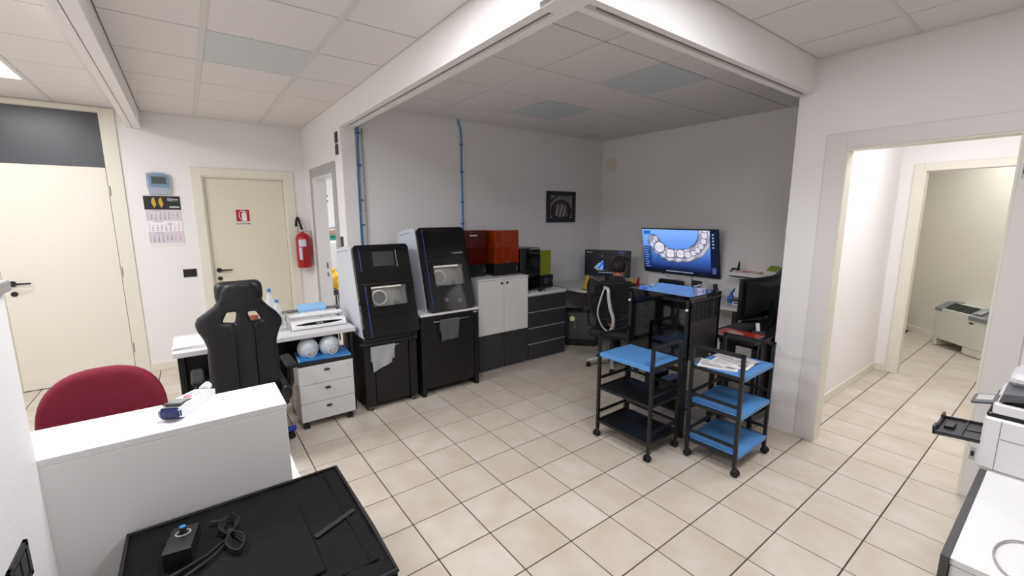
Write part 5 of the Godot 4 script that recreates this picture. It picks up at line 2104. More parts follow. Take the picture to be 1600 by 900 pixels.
# ------------------------------------------------------------ right-hand side
func build_right() -> void:
	var t := thing("low_cabinet", "low white cabinet with a dark grey edge panel in the corner by the printer", "cabinet", Vector3(1.259, 0, -0.198))
	beg()
	bx(0.0, 0, -0.70, 0.019, 0.702, 0.004, 0.001)
	put("edge_panel", mt("edge_grey", "4d4b4c", 0.5), t)
	beg()
	bx(0.019, 0.0, -0.70, 0.62, 0.68, -0.02, 0.001)
	put("body", mats["white_lam"], t)
	beg()
	bx(0.019, 0.68, -0.70, 0.62, 0.70, -0.002, 0.001)
	put("top", mats["white_lam"], t)
	for s in 2:
		beg()
		bx(0.021 + 0.3 * s, 0.02, -0.02, 0.318 + 0.3 * s, 0.677, -0.003, 0.001)
		put("door", mats["white_lam"], t)
	var pd := thing("printer_stand", "white stand under the office printer", "stand", Vector3(1.262, 0, -0.905))
	beg()
	bx(0.005, 0, -0.44, 0.5, 0.70, -0.004, 0.002)
	put("body", mats["white_lam"], pd)
	beg()
	bx(0.0, 0.02, -0.43, 0.005, 0.68, -0.01, 0.001)
	put("door", mats["white_lam"], pd)
	var c := thing("looped_cable", "thin grey cable curled in a loop on the low white cabinet", "cable", Vector3(1.41, 0.703, -0.33))
	beg()
	var lp := []
	for k in 25:
		var a := TAU * k / 24.0 * 0.92 + 0.6
		lp.append(Vector3(cos(a) * 0.062, 0.001 + 0.00012 * k, sin(a) * 0.115))
	lp.append(Vector3(0.09, 0.003, 0.05))
	lp.append(Vector3(0.16, 0.003, 0.02))
	tube(lp, 0.0026, 7)
	put("lead", mt("cable_beige", "a79d98", 0.5), c)
	beg()
	tube([Vector3(0.16, 0.003, 0.02), Vector3(0.19, 0.004, 0.01)], [0.005, 0.006], 8)
	put("plug", mt("cable_end", "8d8681", 0.5), c)
	# printer, its front turned away from the wall
	var p := thing("office_printer", "white office printer with dark trays on its white stand", "printer", Vector3(1.262, 0.70, -0.905))
	var Wp := mt("printer_white", "dcdadb", 0.4)
	beg()
	bx(-0.016, 0.0, -0.36, 0.42, 0.205, 0.0, 0.008)
	put("body", Wp, p)
	beg()
	bx(0.028, 0.005, -0.0005, 0.0295, 0.2, 0.0012)
	bx(0.03, 0.13, -0.0005, 0.42, 0.1315, 0.0012)
	put("panel_seam", mt("seam_grey", "6d6b6c", 0.6), p)
	beg()
	bx(-0.012, 0.205, -0.36, 0.42, 0.222, -0.01, 0.004)
	put("output_bay", mats["black_plastic"], p)
	beg()
	for z in [-0.0245, -0.34]:
		bx(0.0, 0.222, z, 0.42, 0.26, z + 0.022, 0.004)
	bx(0.0, 0.222, -0.32, 0.02, 0.26, -0.022, 0.004)
	put("scanner_rim", Wp, p)
	beg()
	bx(0.02, 0.222, -0.32, 0.42, 0.24, -0.022)
	put("bay_floor", mt("bay_black", "202124", 0.35), p)
	beg()
	ext(PackedVector2Array([Vector2(0.01, 0.262), Vector2(0.02, 0.295), Vector2(0.12, 0.31), Vector2(0.42, 0.31), Vector2(0.42, 0.29), Vector2(0.1, 0.285)]), -0.33, -0.03)
	put("feeder_lid", mt("feeder_grey", "55555a", 0.4), p)
	beg()
	bx(0.02, 0.3, -0.36, 0.42, 0.345, -0.15, 0.015)
	put("feeder_top", Wp, p)
	var tr := Transform3D(Basis(Vector3.BACK, 0.1), Vector3(-0.01, 0.09, -0.115))
	beg()
	bx(-0.135, 0.0, -0.108, 0.0, 0.006, 0.108, 0.001, tr)
	bx(-0.135, 0.006, -0.108, 0.0, 0.016, -0.102, 0.001, tr)
	bx(-0.135, 0.006, 0.102, 0.0, 0.016, 0.108, 0.001, tr)
	bx(-0.137, 0.0, -0.108, -0.128, 0.032, -0.06, 0.001, tr)
	bx(-0.137, 0.0, 0.06, -0.128, 0.032, 0.108, 0.001, tr)
	bx(-0.137, 0.0, -0.085, -0.128, 0.02, 0.085, 0.001, tr)
	var tray := put("paper_tray", mt("tray_black", "242428", 0.4), p)
	beg()
	bx(-0.062, 0.006, -0.1, -0.056, 0.012, 0.1, 0.001, tr)
	bx(-0.055, 0.006, -0.003, 0.0, 0.01, 0.003, 0.001, tr)
	bx(-0.115, 0.006, -0.03, -0.085, 0.02, 0.03, 0.002, tr)
	put("tray_guide", mats["black_plastic"], tray)
	var cp := Transform3D(Basis(Vector3.BACK, 0.25), Vector3(0.0, 0.255, -0.085))
	beg()
	bx(-0.062, -0.008, -0.055, 0.01, 0.004, 0.055, 0.003, cp)
	var pn := put("control_panel", mats["feeder_grey"], p)
	beg()
	bx(-0.05, 0.004, -0.04, -0.005, 0.0048, 0.035, 0.0, cp)
	put("display", mt("display_pale", "c8c8c6", 0.25), pn)
	# convector on the floor of the far room
	var u := thing("portable_heater", "white and grey floor-standing convector unit in the far room", "convector", Vector3(0.324, 0, -6.18), -deg_to_rad(43.0))
	u.scale = Vector3(1.0, 1.13, 1.05)
	var uw := mt("heater_white", "d5d5ca", 0.4)
	var ug := mt("heater_grey", "7c8083", 0.4)
	beg()
	ext(rrect(0.0, -0.26, 0.66, 0.0, 0.03), -0.43, -0.09, Transform3D(Basis(Vector3.RIGHT, Vector3.BACK, Vector3.DOWN), Vector3.ZERO), true)
	put("body", uw, u)
	beg()
	bx(0.0, 0.0, -0.24, 0.06, 0.1, -0.01, 0.01)
	put("foot", uw, u)
	beg()
	bx(0.42, 0.0, -0.25, 0.66, 0.1, -0.002, 0.02)
	put("foot", uw, u)
	beg()
	ext(PackedVector2Array([Vector2(-0.26, 0.40), Vector2(0.003, 0.40), Vector2(0.003, 0.43), Vector2(-0.12, 0.5), Vector2(-0.24, 0.5)]), -0.1, 0.003, Transform3D(Basis(Vector3(0, 0, 1), Vector3(0, 1, 0), Vector3(-1, 0, 0)), Vector3.ZERO))
	ext(PackedVector2Array([Vector2(-0.26, 0.38), Vector2(0.005, 0.38), Vector2(0.005, 0.42), Vector2(-0.12, 0.5), Vector2(-0.24, 0.5)]), -0.665, -0.46, Transform3D(Basis(Vector3(0, 0, 1), Vector3(0, 1, 0), Vector3(-1, 0, 0)), Vector3.ZERO))
	put("end_cap", ug, u)
	beg()
	ext(PackedVector2Array([Vector2(-0.26, 0.42), Vector2(-0.005, 0.42), Vector2(-0.02, 0.435), Vector2(-0.12, 0.492), Vector2(-0.24, 0.492)]), -0.46, -0.1, Transform3D(Basis(Vector3(0, 0, 1), Vector3(0, 1, 0), Vector3(-1, 0, 0)), Vector3.ZERO))
	put("hood", uw, u)
	var gr := Transform3D(Basis(Vector3.RIGHT, 0.53), Vector3(0, 0.4365, -0.02))
	for k in 3:
		beg()
		bx(0.11 + 0.117 * k, 0.0, -0.115, 0.215 + 0.117 * k, 0.004, 0.0, 0.0, gr)
		var g := put("grille", mt("grille_dark", "33362f", 0.6), u)
		beg()
		for s in 6: bx(0.11 + 0.117 * k, 0.004, -0.11 + 0.019 * s, 0.215 + 0.117 * k, 0.009, -0.104 + 0.019 * s, 0.0, gr)
		put("slat", mt("slat_dark", "454940", 0.6), g)
	beg()
	bx(0.475, 0.343, 0.0, 0.53, 0.357, 0.004, 0.001)
	put("badge", mats["black_plastic"], u)
	beg()
	bx(0.50, 0.012, -0.1, 0.58, 0.018, -0.01, 0.0, gr)
	put("control_strip", mats["grey_alu"], u)

# ------------------------------------------------------------ things on the walls
const DIGITS := ["111101101101111", "010110010010111", "111001111100111", "111001111001111", "101101111001001", "111100111001111", "111100111101111", "111001010010010", "111101111101111", "111101111001111"]
func digit(im: Image, n: int, x: int, y: int, c: Color, k := 1) -> void:
	for i in 15:
		if DIGITS[n][i] == "1": im.fill_rect(Rect2i(x + (i % 3) * k, y + (i / 3) * k, k, k), c)

func calendar_image() -> ImageTexture:
	var W := 300
	var H := 360
	var im := Image.create(W, H, false, Image.FORMAT_RGB8)
	im.fill(Color("e9e4e8"))
	for b in 3:
		var y0 := b * 118
		im.fill_rect(Rect2i(0, y0, W, 116), Color("d9d2d8") if b != 1 else Color("f3eef2"))
		im.fill_rect(Rect2i(0, y0 + 116, W, 2), Color("b9b2b8"))
		for k in 9: im.fill_rect(Rect2i(60 + k * 8, y0 + 6, 5, 8), Color("8d868c"))
		for wk in 5:
			im.fill_rect(Rect2i(12, y0 + 30 + wk * 17, 8, 8), Color("b0a8b0"))
			for d in 7:
				var n: int = wk * 7 + d + 1 - [2, 4, 0][b]
				if n < 1 or n > 31: continue
				var col := Color("c8324a") if d == 6 else (Color("9a949a") if d == 5 else Color("2f2c30"))
				var x := 38 + d * 37
				if n > 9: digit(im, n / 10, x, y0 + 27 + wk * 17, col, 2)
				digit(im, n % 10, x + 8, y0 + 27 + wk * 17, col, 2)
		if b == 1:
			for e in [[176, 24, 34, 3], [176, 41, 34, 3], [176, 24, 3, 20], [207, 24, 3, 20]]: im.fill_rect(Rect2i(e[0], y0 + e[1], e[2], e[3]), Color("8a2a44"))
	return ImageTexture.create_from_image(im)

func tooth_print() -> ImageTexture:
	var N := 160
	var im := Image.create(N, N, false, Image.FORMAT_RGB8)
	var nz := FastNoiseLite.new()
	nz.seed = 9
	nz.frequency = 0.03
	for y in N:
		for x in N:
			var u := x / float(N) * 2 - 1
			var v := y / float(N) * 2 - 1
			var g := 0.5 + 0.18 * nz.get_noise_2d(x, y)
			var col := Color(g, g * 0.97, g * 0.97)
			if Vector2(u / 0.92, (v - 0.35) / 1.0).length() < 1.0: col = Color(0.10, 0.08, 0.08)
			if absf(u) < 0.6 and Vector2(u / 0.66, (v - 0.3) / 0.72).length() < 1.0: col = Color(0.24, 0.17, 0.17)
			for t in [[-0.34, -0.02, 0.16, 0.3], [0.02, -0.05, 0.16, 0.28], [0.3, -0.02, 0.13, 0.26], [-0.4, 0.45, 0.16, 0.36], [-0.1, 0.5, 0.17, 0.4], [0.2, 0.48, 0.17, 0.36], [0.45, 0.5, 0.12, 0.33]]:
				var q := Vector2((u - t[0]) / t[2], (v - t[1]) / t[3])
				if q.length() < 1.0:
					var b := 0.62 + 0.2 * sin(u * 19.0 + v * 5.0) - 0.3 * absf(q.x)
					col = Color(b, b * 0.93, b * 0.9)
			if u < -0.3 and v < -0.2 and absf(v + 0.95 + (u + 0.4) * 0.9) < 0.12: col = Color(0.08, 0.08, 0.08)
			im.set_pixel(x, y, col)
	return ImageTexture.create_from_image(im)

func print_mat(key: String, tex: Texture2D, rough := 0.6) -> StandardMaterial3D:
	var m := mt(key, "ffffff", rough)
	m.albedo_texture = tex
	return m

func build_wall_things() -> void:
	var K: Material = mats["black_plastic"]
	var t := thing("wall_thermostat", "blue-grey wall thermostat with a clock display above the calendar", "thermostat", Vector3(-4.5, 1.88, 1.605), PI / 2)
	beg()
	ext(PackedVector2Array([Vector2(-0.09, 0.0), Vector2(0.085, 0.0), Vector2(0.097, 0.1), Vector2(0.095, 0.2), Vector2(0.04, 0.222), Vector2(-0.04, 0.224), Vector2(-0.098, 0.21), Vector2(-0.1, 0.1)]), 0.0, 0.03)
	put("case", mt("thermo_grey", "a9b0bd", 0.4), t)
	beg()
	ext(PackedVector2Array([Vector2(-0.075, 0.075), Vector2(0.08, 0.065), Vector2(0.088, 0.19), Vector2(0.03, 0.208), Vector2(-0.04, 0.21), Vector2(-0.085, 0.195)]), 0.03, 0.034)
	var fp := put("face_panel", mt("thermo_blue", "7591a8", 0.35), t)
	beg()
	bx(-0.058, 0.105, 0.034, 0.06, 0.18, 0.036, 0.0)
	put("display", mt("lcd_dark", "565f5c", 0.2), fp)
	words("12:31", 0.05, mt("lcd_ink", "1c211f", 0.5), fp, Transform3D(Basis(), Vector3(0, 0.145, 0.0365)))
	var c := thing("wall_calendar", "three-month wall calendar with a black heading below the thermostat", "calendar", Vector3(-4.5, 1.345, 1.6), PI / 2)
	beg()
	bx(-0.148, 0.0, 0.0, 0.148, 0.40, 0.004)
	put("backing", mats["paper"], c)
	beg()
	rect_uv(Vector3(-0.146, 0.025, 0.0045), Vector3(0.292, 0, 0), Vector3(0, 0.353, 0), Vector3.BACK)
	put("month_sheets", print_mat("calendar_print", calendar_image()), c)
	beg()
	bx(-0.15, 0.378, 0.0, 0.15, 0.518, 0.006)
	var hd := put("heading", mt("heading_black", "1c1c1e", 0.5), c)
	for s in [-0.07, -0.012]:
		beg()
		ext(PackedVector2Array([Vector2(s, 0.395), Vector2(s + 0.02, 0.43), Vector2(s + 0.015, 0.46), Vector2(s + 0.006, 0.505), Vector2(s - 0.012, 0.49), Vector2(s - 0.02, 0.455), Vector2(s - 0.01, 0.42)]), 0.006, 0.0068)
		put("gold_shape", mt("gold_print", "c9a53a", 0.4), hd)
	words("3D", 0.034, mats["print_white"], hd, Transform3D(Basis(), Vector3(0.062, 0.485, 0.0066)), 0.0006, true)
	beg()
	bx(0.075, 0.482, 0.006, 0.135, 0.488, 0.0065)
	bx(0.05, 0.468, 0.006, 0.13, 0.471, 0.0065)
	bx(0.055, 0.398, 0.006, 0.138, 0.413, 0.0065)
	put("heading_print", mats["print_white"], hd)
	var sg := thing("extinguisher_sign", "red extinguisher sign with black lettering on the cream door", "sign", Vector3(-4.525, 1.545, 0.885), PI / 2)
	beg()
	bx(-0.068, 0.0, 0.0, 0.068, 0.185, 0.0012)
	put("plate", mt("sign_white", "e6e1dc", 0.5), sg)
	beg()
	bx(-0.066, 0.05, 0.0012, 0.066, 0.183, 0.002)
	var rp := put("red_field", mt("sign_red", "a8182a", 0.45), sg)
	beg()
	ext(rrect(-0.012, 0.056, 0.036, 0.145, 0.008), 0.002, 0.0026)
	bx(0.002, 0.145, 0.002, 0.02, 0.172, 0.0026)
	ext(PackedVector2Array([Vector2(0.014, 0.158), Vector2(0.042, 0.15), Vector2(0.044, 0.157), Vector2(0.016, 0.168)]), 0.002, 0.0026)
	var hz := []
	for k in 9:
		var a := PI * 0.35 + PI * 0.75 * k / 8.0
		hz.append(Vector3(-0.008 + cos(a) * 0.03, 0.118 + sin(a) * 0.05, 0.0022))
	hz.append(Vector3(-0.02, 0.068, 0.0022))
	tube(hz, 0.0035, 6)
	put("extinguisher_symbol", mats["paper"], rp)
	words("ESTINTORE", 0.027, mt("ink_black", "141416", 0.6), sg, Transform3D(Basis(), Vector3(0, 0.024, 0.0014)), 0.0006, true)
	for q in [[Vector3(-4.5, 1.038, 1.44), PI / 2, 0.118, 0.085, "black wall switch plate beside the cream door's frame"], [Vector3(-3.045, 2.393, 0.19), 0.0, 0.075, 0.1, "black switch plate high on the wall, the upper of two"], [Vector3(-3.045, 2.282, 0.19), 0.0, 0.075, 0.095, "black switch plate high on the wall, the lower of two"], [Vector3(-3.07, 1.39, 0.19), 0.0, 0.075, 0.12, "dark grey switch plate behind the milling machine"]]:
		var s := thing("switch_plate", q[4], "switch", q[0], q[1], "black switch plates")
		socket_plate(s, q[2], q[3])
	# fire extinguisher
	var e := thing("fire_extinguisher", "red fire extinguisher hung on the wall next to the grey door frame", "fire extinguisher", Vector3(-4.385, 1.03, 0.295))
	beg()
	lathe([[0.0, 0.0], [0.07, 0.0], [0.08, 0.012], [0.08, 0.36], [0.072, 0.39], [0.045, 0.415], [0.02, 0.425], [0.02, 0.44]], 28, Transform3D.IDENTITY, true)
	put("cylinder", mt("ext_red", "a8121f", 0.28), e)
	beg()
	for k in 7:
		var a0 := -0.25 + 0.16 * k
		poly([Vector3(cos(a0) * 0.0808, 0.26, sin(a0) * 0.0808), Vector3(cos(a0 + 0.16) * 0.0808, 0.26, sin(a0 + 0.16) * 0.0808), Vector3(cos(a0 + 0.16) * 0.0808, 0.345, sin(a0 + 0.16) * 0.0808), Vector3(cos(a0) * 0.0808, 0.345, sin(a0) * 0.0808)], Vector3(cos(a0), 0, sin(a0)))
		if k > 3:
			poly([Vector3(cos(a0) * 0.0807, 0.1, sin(a0) * 0.0807), Vector3(cos(a0 + 0.16) * 0.0807, 0.1, sin(a0 + 0.16) * 0.0807), Vector3(cos(a0 + 0.16) * 0.0807, 0.25, sin(a0 + 0.16) * 0.0807), Vector3(cos(a0) * 0.0807, 0.25, sin(a0) * 0.0807)], Vector3(cos(a0), 0, sin(a0)))
	put("sticker", mt("sticker_pale", "c9c9dc", 0.5), e)
	beg()
	lathe([[0.0, 0.435], [0.016, 0.435], [0.016, 0.46], [0.0, 0.462]], 14)
	tube([Vector3(0, 0.45, 0), Vector3(0.06, 0.46, 0.0), Vector3(0.075, 0.455, 0.0)], 0.006, 8)
	put("valve", mats["chrome"], e)
	beg()
	tube(bend([Vector3(0, 0.455, 0.0), Vector3(-0.02, 0.52, 0.01), Vector3(-0.045, 0.58, 0.02), Vector3(-0.065, 0.605, 0.03), Vector3(-0.078, 0.57, 0.04), Vector3(-0.075, 0.5, 0.05)], 4), 0.0135, 10)
	put("hose", mats["rubber"], e)
	beg()
	bx(-0.02, 0.42, -0.105, 0.02, 0.45, -0.098)
	bx(-0.01, 0.435, -0.1, 0.01, 0.445, 0.0)
	put("wall_hook", mats["grey_alu"], e)
	# framed print
	var f := thing("framed_photograph", "black framed photograph of teeth on the grey wall", "picture", Vector3(-2.96, 1.565, -2.665), PI / 2)
	beg()
	for q in [[-0.265, 0.0, 0.265, 0.055], [-0.265, 0.355, 0.265, 0.41], [-0.265, 0.055, -0.205, 0.355], [0.205, 0.055, 0.265, 0.355]]:
		bx(q[0], q[1], 0.0, q[2], q[3], 0.022, 0.003)
	put("frame", mats["black_plastic"], f)
	beg()
	rect_uv(Vector3(-0.206, 0.054, 0.009), Vector3(0.412, 0, 0), Vector3(0, 0.302, 0), Vector3.BACK)
	put("photograph", print_mat("tooth_photo", tooth_print(), 0.35), f)
	# pipes
	for q in [[-2.93, 0.033, 2.48, 1.2, 0.010, "blue air hose running down the wall beside the white pilaster"], [-2.945, -1.11, 2.70, 1.5, 0.010, "blue air hose bending down the wall above the taller milling machine"]]:
		var h := thing("air_hose", q[5], "hose", Vector3(q[0] if q[1] > 0 else -2.943, 0, q[1]), 0.0, "blue air hoses")
		beg()
		if q[1] > 0:
			tube([Vector3(0, 2.49, -0.01), Vector3(0, 2.0, 0.0), Vector3(0, 1.6, 0.005), Vector3(0, 1.2, 0.0)], q[4], 8)
		else:
			tube([Vector3(0, 2.705, 0.02), Vector3(0.0, 2.66, 0.015), Vector3(0, 2.6, -0.008), Vector3(0, 2.5, -0.014), Vector3(0, 2.3, -0.013), Vector3(0, 1.9, -0.013), Vector3(0, 1.5, -0.014)], q[4], 8)
		put("hose", mt("hose_blue", "4489c2", 0.4), h)
		for y in [2.43, 2.13, 1.8, 1.56]:
			beg()
			bx(-0.016, y, -0.028, 0.012, y + 0.014, 0.004, 0.002)
			put("clip", mt("clip_blue", "2a5f92", 0.5), h)
	var pp := thing("wall_pipe", "thin pale pipe in the corner beside the blue air hose", "pipe", Vector3(-2.948, 0, -0.022))
	beg()
	tube([Vector3(0, 2.48, 0), Vector3(0, 1.1, 0)], 0.006, 8)
	put("tube", mt("pipe_pale", "b3aca2", 0.5), pp)
	for y in [2.0, 1.7]:
		beg()
		bx(-0.01, y, -0.009, 0.008, y + 0.012, 0.009, 0.002)
		put("clip", mats["pipe_pale"], pp)
	var j := thing("junction_cover", "square cream junction cover high on the wall above the monitor", "cover plate", Vector3(-2.785, 2.275, -3.465))
	beg()
	bx(-0.09, 0, 0, 0.09, 0.165, 0.008, 0.002)
	put("plate", mats["cream"], j)
	beg()
	lathe([[0.0, 0], [0.008, 0], [0.007, 0.002], [0.0, 0.002]], 10, Transform3D(Basis(Vector3.RIGHT, PI / 2), Vector3(-0.07, 0.145, 0.008)))
	put("screw", mats["grey_alu"], j)
	var dt := thing("ceiling_vent", "round white ceiling vent in the alcove's far corner", "vent", Vector3(-2.72, 2.70, -2.95))
	beg()
	for r in [0.1, 0.075, 0.05]:
		lathe([[r - 0.012, -0.004], [r, -0.014], [r + 0.006, -0.002]], 24, Transform3D.IDENTITY)
	put("ring", mt("vent_white", "d4d2ce", 0.5), dt)
	beg()
	lathe([[0.0, -0.016], [0.03, -0.016], [0.036, -0.006], [0.036, 0.0], [0.0, 0.0]], 20)
	put("hub", mats["vent_white"], dt)
	var cl := thing("ceiling_conduit", "white conduit loop hanging from the alcove ceiling by the beam corner", "conduit", Vector3(-0.285, 2.70, -0.37))
	beg()
	var cv := []
	for k in 9: cv.append(Vector3(0.03 * sin(PI * k / 8.0), -0.045 * sin(PI * k / 8.0), 0.11 - 0.22 * k / 8.0))
	tube(cv, 0.009, 8)
	put("conduit", mt("conduit_white", "d9d7d3", 0.4), cl)
	beg()
	lathe([[0.0, -0.012], [0.016, -0.012], [0.018, 0.0], [0.0, 0.0]], 14, Transform3D(Basis(), Vector3(0, 0, 0.11)))
	put("gland", mats["black_plastic"], cl)

# ------------------------------------------------------------ store room seen through the grey frame
func build_storeroom() -> void:
	var s := room("wall_store_room")
	beg()
	bx(-6.6, 0, -2.6, -6.5, 2.75, 0.06)
	bx(-6.5, 0, -2.7, -3.06, 2.75, -2.6)
	bx(-6.6, 0, 0.06, -4.6, 2.75, 0.16)
	put("plaster", mt("store_white", "f1f0ee", 0.7), s)
	var t := thing("store_bench", "white bench in the room behind the grey door frame", "bench", Vector3(-5.35, 0, -0.5))
	beg()
	bx(-0.3, 1.27, -0.6, 0.3, 1.31, 0.45, 0.003)
	put("top", mats["white_lam"], t)
	for z in [-0.58, 0.4]:
		beg()
		bx(-0.28, 0, z, 0.28, 1.27, z + 0.03)
		put("side_panel", mats["white_lam"], t)
	beg()
	bx(-0.28, 0.8, -0.55, 0.27, 0.83, 0.4)
	put("shelf", mats["white_lam"], t)
	var g := thing("green_case", "green plastic case on the bench behind the grey door frame", "case", Vector3(-5.2, 1.31, -0.25))
	beg()
	bx(-0.1, 0, -0.12, 0.1, 0.085, 0.12, 0.008)
	put("shell", mt("case_green", "1f7a66", 0.45), g)
	beg()
	bx(0.1, 0.05, -0.03, 0.106, 0.065, 0.03, 0.002)
	put("latch", mats["black_plastic"], g)
	var b := thing("brown_box", "small brown box with wires on top of the green case", "box", Vector3(-5.2, 1.395, -0.25))
	beg()
	bx(-0.05, 0, -0.05, 0.05, 0.06, 0.05, 0.004)
	put("body", mt("box_brown", "9c7b66", 0.6), b)
	beg()
	tube([Vector3(0.0, 0.06, -0.04), Vector3(0.0, 0.1, -0.05), Vector3(0.01, 0.09, 0.0), Vector3(0.0, 0.07, 0.07), Vector3(0.0, 0.05, 0.09)], 0.006, 6)
	put("wire", mats["rubber"], b)
	var y := thing("yellow_bag", "crumpled yellow bag seen low behind the grey door frame", "bag", Vector3(-4.62, 0.672, -0.09))
	beg()
	nets(func(p: Vector3) -> float:
		var q := p - Vector3(0, 0.13, 0)
		return q.length() * (1.0 + 0.12 * sin(q.x * 60) * sin(q.y * 50) + 0.1 * sin(q.z * 70)) - 0.12, Vector3(-0.18, -0.03, -0.18), Vector3(0.18, 0.3, 0.18), 0.015)
	put("sack", mt("bag_yellow", "dcb01c", 0.5), y)
	beg()
	tube([Vector3(0, 0.24, 0), Vector3(0.01, 0.28, 0.01)], [0.02, 0.035], 10)
	put("neck", mats["bag_yellow"], y)
	var st2 := thing("small_stool", "dark stool holding the yellow bag behind the grey door frame", "stool", Vector3(-4.62, 0, -0.09))
	beg()
	lathe([[0.0, 0.62], [0.12, 0.62], [0.125, 0.63], [0.125, 0.655], [0.0, 0.66]], 20)
	put("seat", mats["grey_lam"], st2)
	for k in 3:
		var a := TAU * k / 3
		beg()
		tube([Vector3(cos(a) * 0.07, 0.62, sin(a) * 0.07), Vector3(cos(a) * 0.115, 0, sin(a) * 0.115)], 0.011, 8)
		put("leg", mats["black_metal"], st2)
	var yf := thing("yellow_cloth", "yellow cloth folded over a stand at the corner desk's end", "cloth", Vector3(-2.27, 0.745, -2.49), 0.6)
	beg()
	ext(PackedVector2Array([Vector2(-0.045, 0.0), Vector2(0.03, 0.0), Vector2(0.035, 0.08), Vector2(0.02, 0.16), Vector2(0.0, 0.19), Vector2(-0.02, 0.13)]), -0.012, 0.012)
	put("fold", mt("cloth_yellow", "d3b41f", 0.8), yf)
	beg()
	bx(-0.06, 0, -0.03, 0.05, 0.008, 0.03, 0.002)
	put("stand", mats["black_plastic"], yf)

# ------------------------------------------------------------ seated person
func build_person() -> void:
	# local frame of the mesh chair: forward is -z, right is +x; seen mostly from behind
	var t := thing("person", "person in a dark shirt seated with their back turned, facing the small monitor", "person", Vector3(-1.60, 0, -2.25), 0.41)
	var H := Vector3(0.0, 1.095, -0.03)
	var body := [
		[Vector3(0, 0.58, 0.07), Vector3(0, 0.72, 0.09), 0.13, 0.125], [Vector3(0, 0.72, 0.09), Vector3(0, 0.86, 0.07), 0.125, 0.12],
		[Vector3(-0.13, 0.88, 0.05), Vector3(0.13, 0.88, 0.05), 0.065, 0.065], [Vector3(0, 0.88, 0.05), Vector3(0, 1.02, 0.0), 0.06, 0.05],
		[Vector3(-0.09, 0.57, 0.04), Vector3(-0.1, 0.56, -0.4), 0.085, 0.06], [Vector3(0.09, 0.57, 0.04), Vector3(0.1, 0.56, -0.4), 0.085, 0.06],
		[Vector3(-0.1, 0.55, -0.4), Vector3(-0.1, 0.1, -0.36), 0.058, 0.04], [Vector3(0.1, 0.55, -0.4), Vector3(0.1, 0.1, -0.36), 0.058, 0.04],
		[Vector3(-0.1, 0.07, -0.34), Vector3(-0.1, 0.045, -0.52), 0.042, 0.032], [Vector3(0.1, 0.07, -0.34), Vector3(0.1, 0.045, -0.52), 0.042, 0.032],
		[Vector3(-0.18, 0.87, 0.05), Vector3(-0.22, 0.68, -0.06), 0.052, 0.042], [Vector3(0.18, 0.87, 0.05), Vector3(0.22, 0.68, -0.06), 0.052, 0.042],
		[Vector3(-0.22, 0.68, -0.06), Vector3(-0.14, 0.79, -0.30), 0.04, 0.028], [Vector3(0.22, 0.68, -0.06), Vector3(0.14, 0.79, -0.30), 0.04, 0.028]]
	beg()
	nets(func(p: Vector3) -> float: return bones_d(p, body, 0.04), Vector3(-0.33, -0.01, -0.6), Vector3(0.33, 1.0, 0.27), 0.016)
	# head: skull, jaw, nose, lips, ears, eye sockets
	var head := func(p: Vector3) -> float:
		var q := p - H
		var d := (q / Vector3(0.073, 0.098, 0.09)).length() - 1.0
		d = d * 0.075
		d = smin(d, cap_d(q, Vector3(0, -0.03, -0.03), Vector3(0, -0.085, -0.055), 0.055, 0.032), 0.025)
		d = smin(d, cap_d(q, Vector3(0, -0.06, 0.03), Vector3(0, -0.16, 0.045), 0.05, 0.055), 0.03)
		d = smin(d, cap_d(q, Vector3(0, 0.005, -0.088), Vector3(0, -0.025, -0.104), 0.008, 0.012), 0.012)
		d = smin(d, cap_d(q, Vector3(-0.018, -0.055, -0.085), Vector3(0.018, -0.055, -0.085), 0.007, 0.007), 0.008)
		for s in [-1.0, 1.0]:
			d = smin(d, cap_d(q, Vector3(s * 0.074, 0.012, 0.008), Vector3(s * 0.072, -0.03, 0.0), 0.013, 0.008), 0.006)
			d = -smin(-d, (q - Vector3(s * 0.03, 0.005, -0.095)).length() - 0.014, 0.012)
		return d
	nets(head, H + Vector3(-0.105, -0.2, -0.13), H + Vector3(0.105, 0.115, 0.11), 0.0055)
	# hands resting on the desk: palm and five fingers each
	for s in [-1.0, 1.0]:
		var w := Vector3(s * 0.14, 0.79, -0.30)
		var hb := [[w, w + Vector3(-s * 0.015, -0.008, -0.075), 0.026, 0.027]]
		for k in 4:
			var r := w + Vector3(-s * 0.015 + (k - 1.5) * 0.019, -0.006, -0.08)
			var ln: float = [0.03, 0.036, 0.038, 0.032][k]
			hb.append([r, r + Vector3(0, 0.006, -ln), 0.0095, 0.009])
			hb.append([r + Vector3(0, 0.006, -ln), r + Vector3(0, -0.012, -ln * 1.8), 0.009, 0.0075])
		var th := w + Vector3(-s * 0.035, -0.008, -0.035)
		hb.append([th, th + Vector3(-s * 0.03, -0.004, -0.03), 0.011, 0.0095])
		hb.append([th + Vector3(-s * 0.03, -0.004, -0.03), th + Vector3(-s * 0.035, -0.008, -0.055), 0.0095, 0.008])
		nets(func(p: Vector3) -> float: return bones_d(p, hb, 0.006), w + Vector3(-0.1, -0.06, -0.2), w + Vector3(0.1, 0.05, 0.04), 0.005)
	var skin := mt("skin", "b98469", 0.55)
	skin.subsurf_scatter_enabled = true
	skin.subsurf_scatter_strength = 0.1
	put("body", skin, t)
	# shirt, trousers, shoes as slightly larger skins
	var shirt := body.slice(0, 4) + [body[10], body[11]]
	shirt[3] = [Vector3(0, 0.88, 0.05), Vector3(0, 0.955, 0.025), 0.062, 0.055]
	beg()
	nets(func(p: Vector3) -> float: return maxf(bones_d(p, shirt, 0.045) - 0.012 - 0.003 * sin(p.y * 45 + p.x * 18), 0.52 - p.y), Vector3(-0.34, 0.5, -0.2), Vector3(0.34, 1.04, 0.28), 0.013)
	put("shirt", mt("shirt_dark", "26282c", 0.85), t)
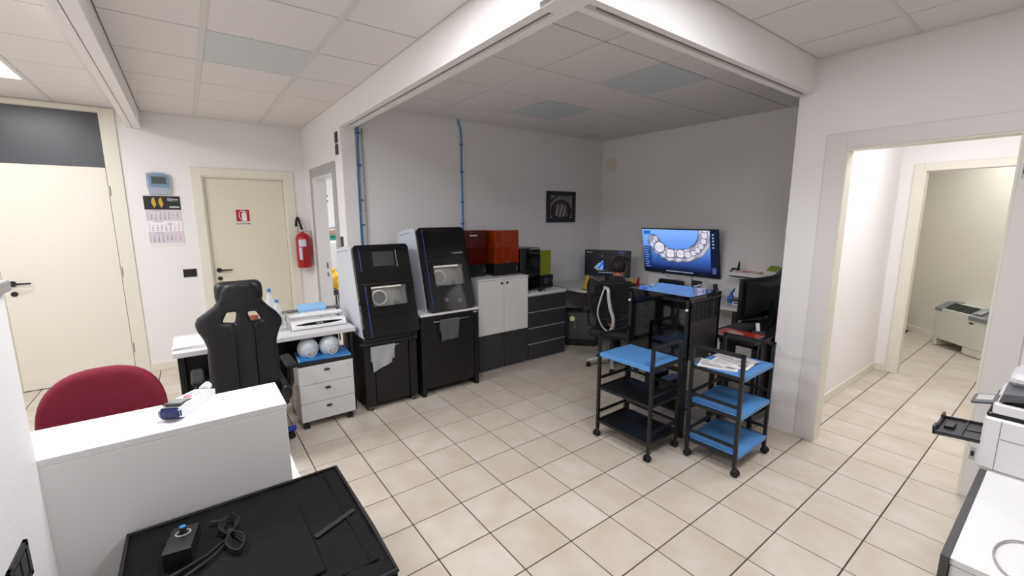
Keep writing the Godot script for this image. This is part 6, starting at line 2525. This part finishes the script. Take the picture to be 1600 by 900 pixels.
	var tr := body.slice(4, 8) + [[Vector3(-0.06, 0.58, 0.06), Vector3(0.06, 0.58, 0.06), 0.12, 0.12]]
	beg()
	nets(func(p: Vector3) -> float: return maxf(bones_d(p, tr, 0.04) - 0.012, p.y - 0.66), Vector3(-0.24, 0.05, -0.5), Vector3(0.24, 0.7, 0.26), 0.016)
	put("trousers", mt("trousers_dark", "23262e", 0.85), t)
	for s in [-1.0, 1.0]:
		beg()
		nets(func(p: Vector3) -> float: return maxf(bones_d(p, [[Vector3(s * 0.1, 0.06, -0.33), Vector3(s * 0.1, 0.045, -0.53), 0.052, 0.042]], 0.01), 0.002 - p.y), Vector3(s * 0.1 - 0.07, -0.01, -0.6), Vector3(s * 0.1 + 0.07, 0.13, -0.26), 0.012)
		put("shoe", mt("shoe_dark", "1c1c1e", 0.6), t)
	beg()
	nets(func(p: Vector3) -> float:
		var q := p - H
		var d := ((q - Vector3(0, 0.02, 0.012)) / Vector3(0.083, 0.098, 0.098)).length() - 1.0
		d = d * 0.08 - 0.003 * sin(q.x * 130 + q.y * 60) * sin(q.y * 90 + q.z * 70)
		d = smin(d, cap_d(q, Vector3(0.02, 0.1, -0.05), Vector3(0.075, 0.085, -0.085), 0.026, 0.012), 0.02)
		d = smin(d, cap_d(q, Vector3(-0.03, 0.1, -0.04), Vector3(0.0, 0.11, -0.07), 0.024, 0.014), 0.02)
		# leave the face and the ears free, end at the nape
		d = maxf(d, -((q - Vector3(0, -0.045, -0.12)) / Vector3(0.1, 0.1, 0.09)).length() * 0.09 + 0.09)
		d = maxf(d, -0.075 - q.y)
		for s in [-1.0, 1.0]:
			d = maxf(d, 0.026 - (q - Vector3(s * 0.085, -0.01, -0.004)).length())
		return d, H + Vector3(-0.12, -0.13, -0.14), H + Vector3(0.13, 0.16, 0.14), 0.006)
	put("hair", mt("hair_dark", "1e1814", 0.6), t)
	for s in [-1.0, 1.0]:
		beg()
		var pr := []
		for k in 7: pr.append([maxf(0.0, sin(PI * k / 6.0)) * 0.011, -cos(PI * k / 6.0) * 0.011])
		lathe(pr, 12, Transform3D(Basis(), H + Vector3(s * 0.03, 0.005, -0.076)), true)
		put("eye", mt("eye_white", "e4e0dc", 0.2), t)
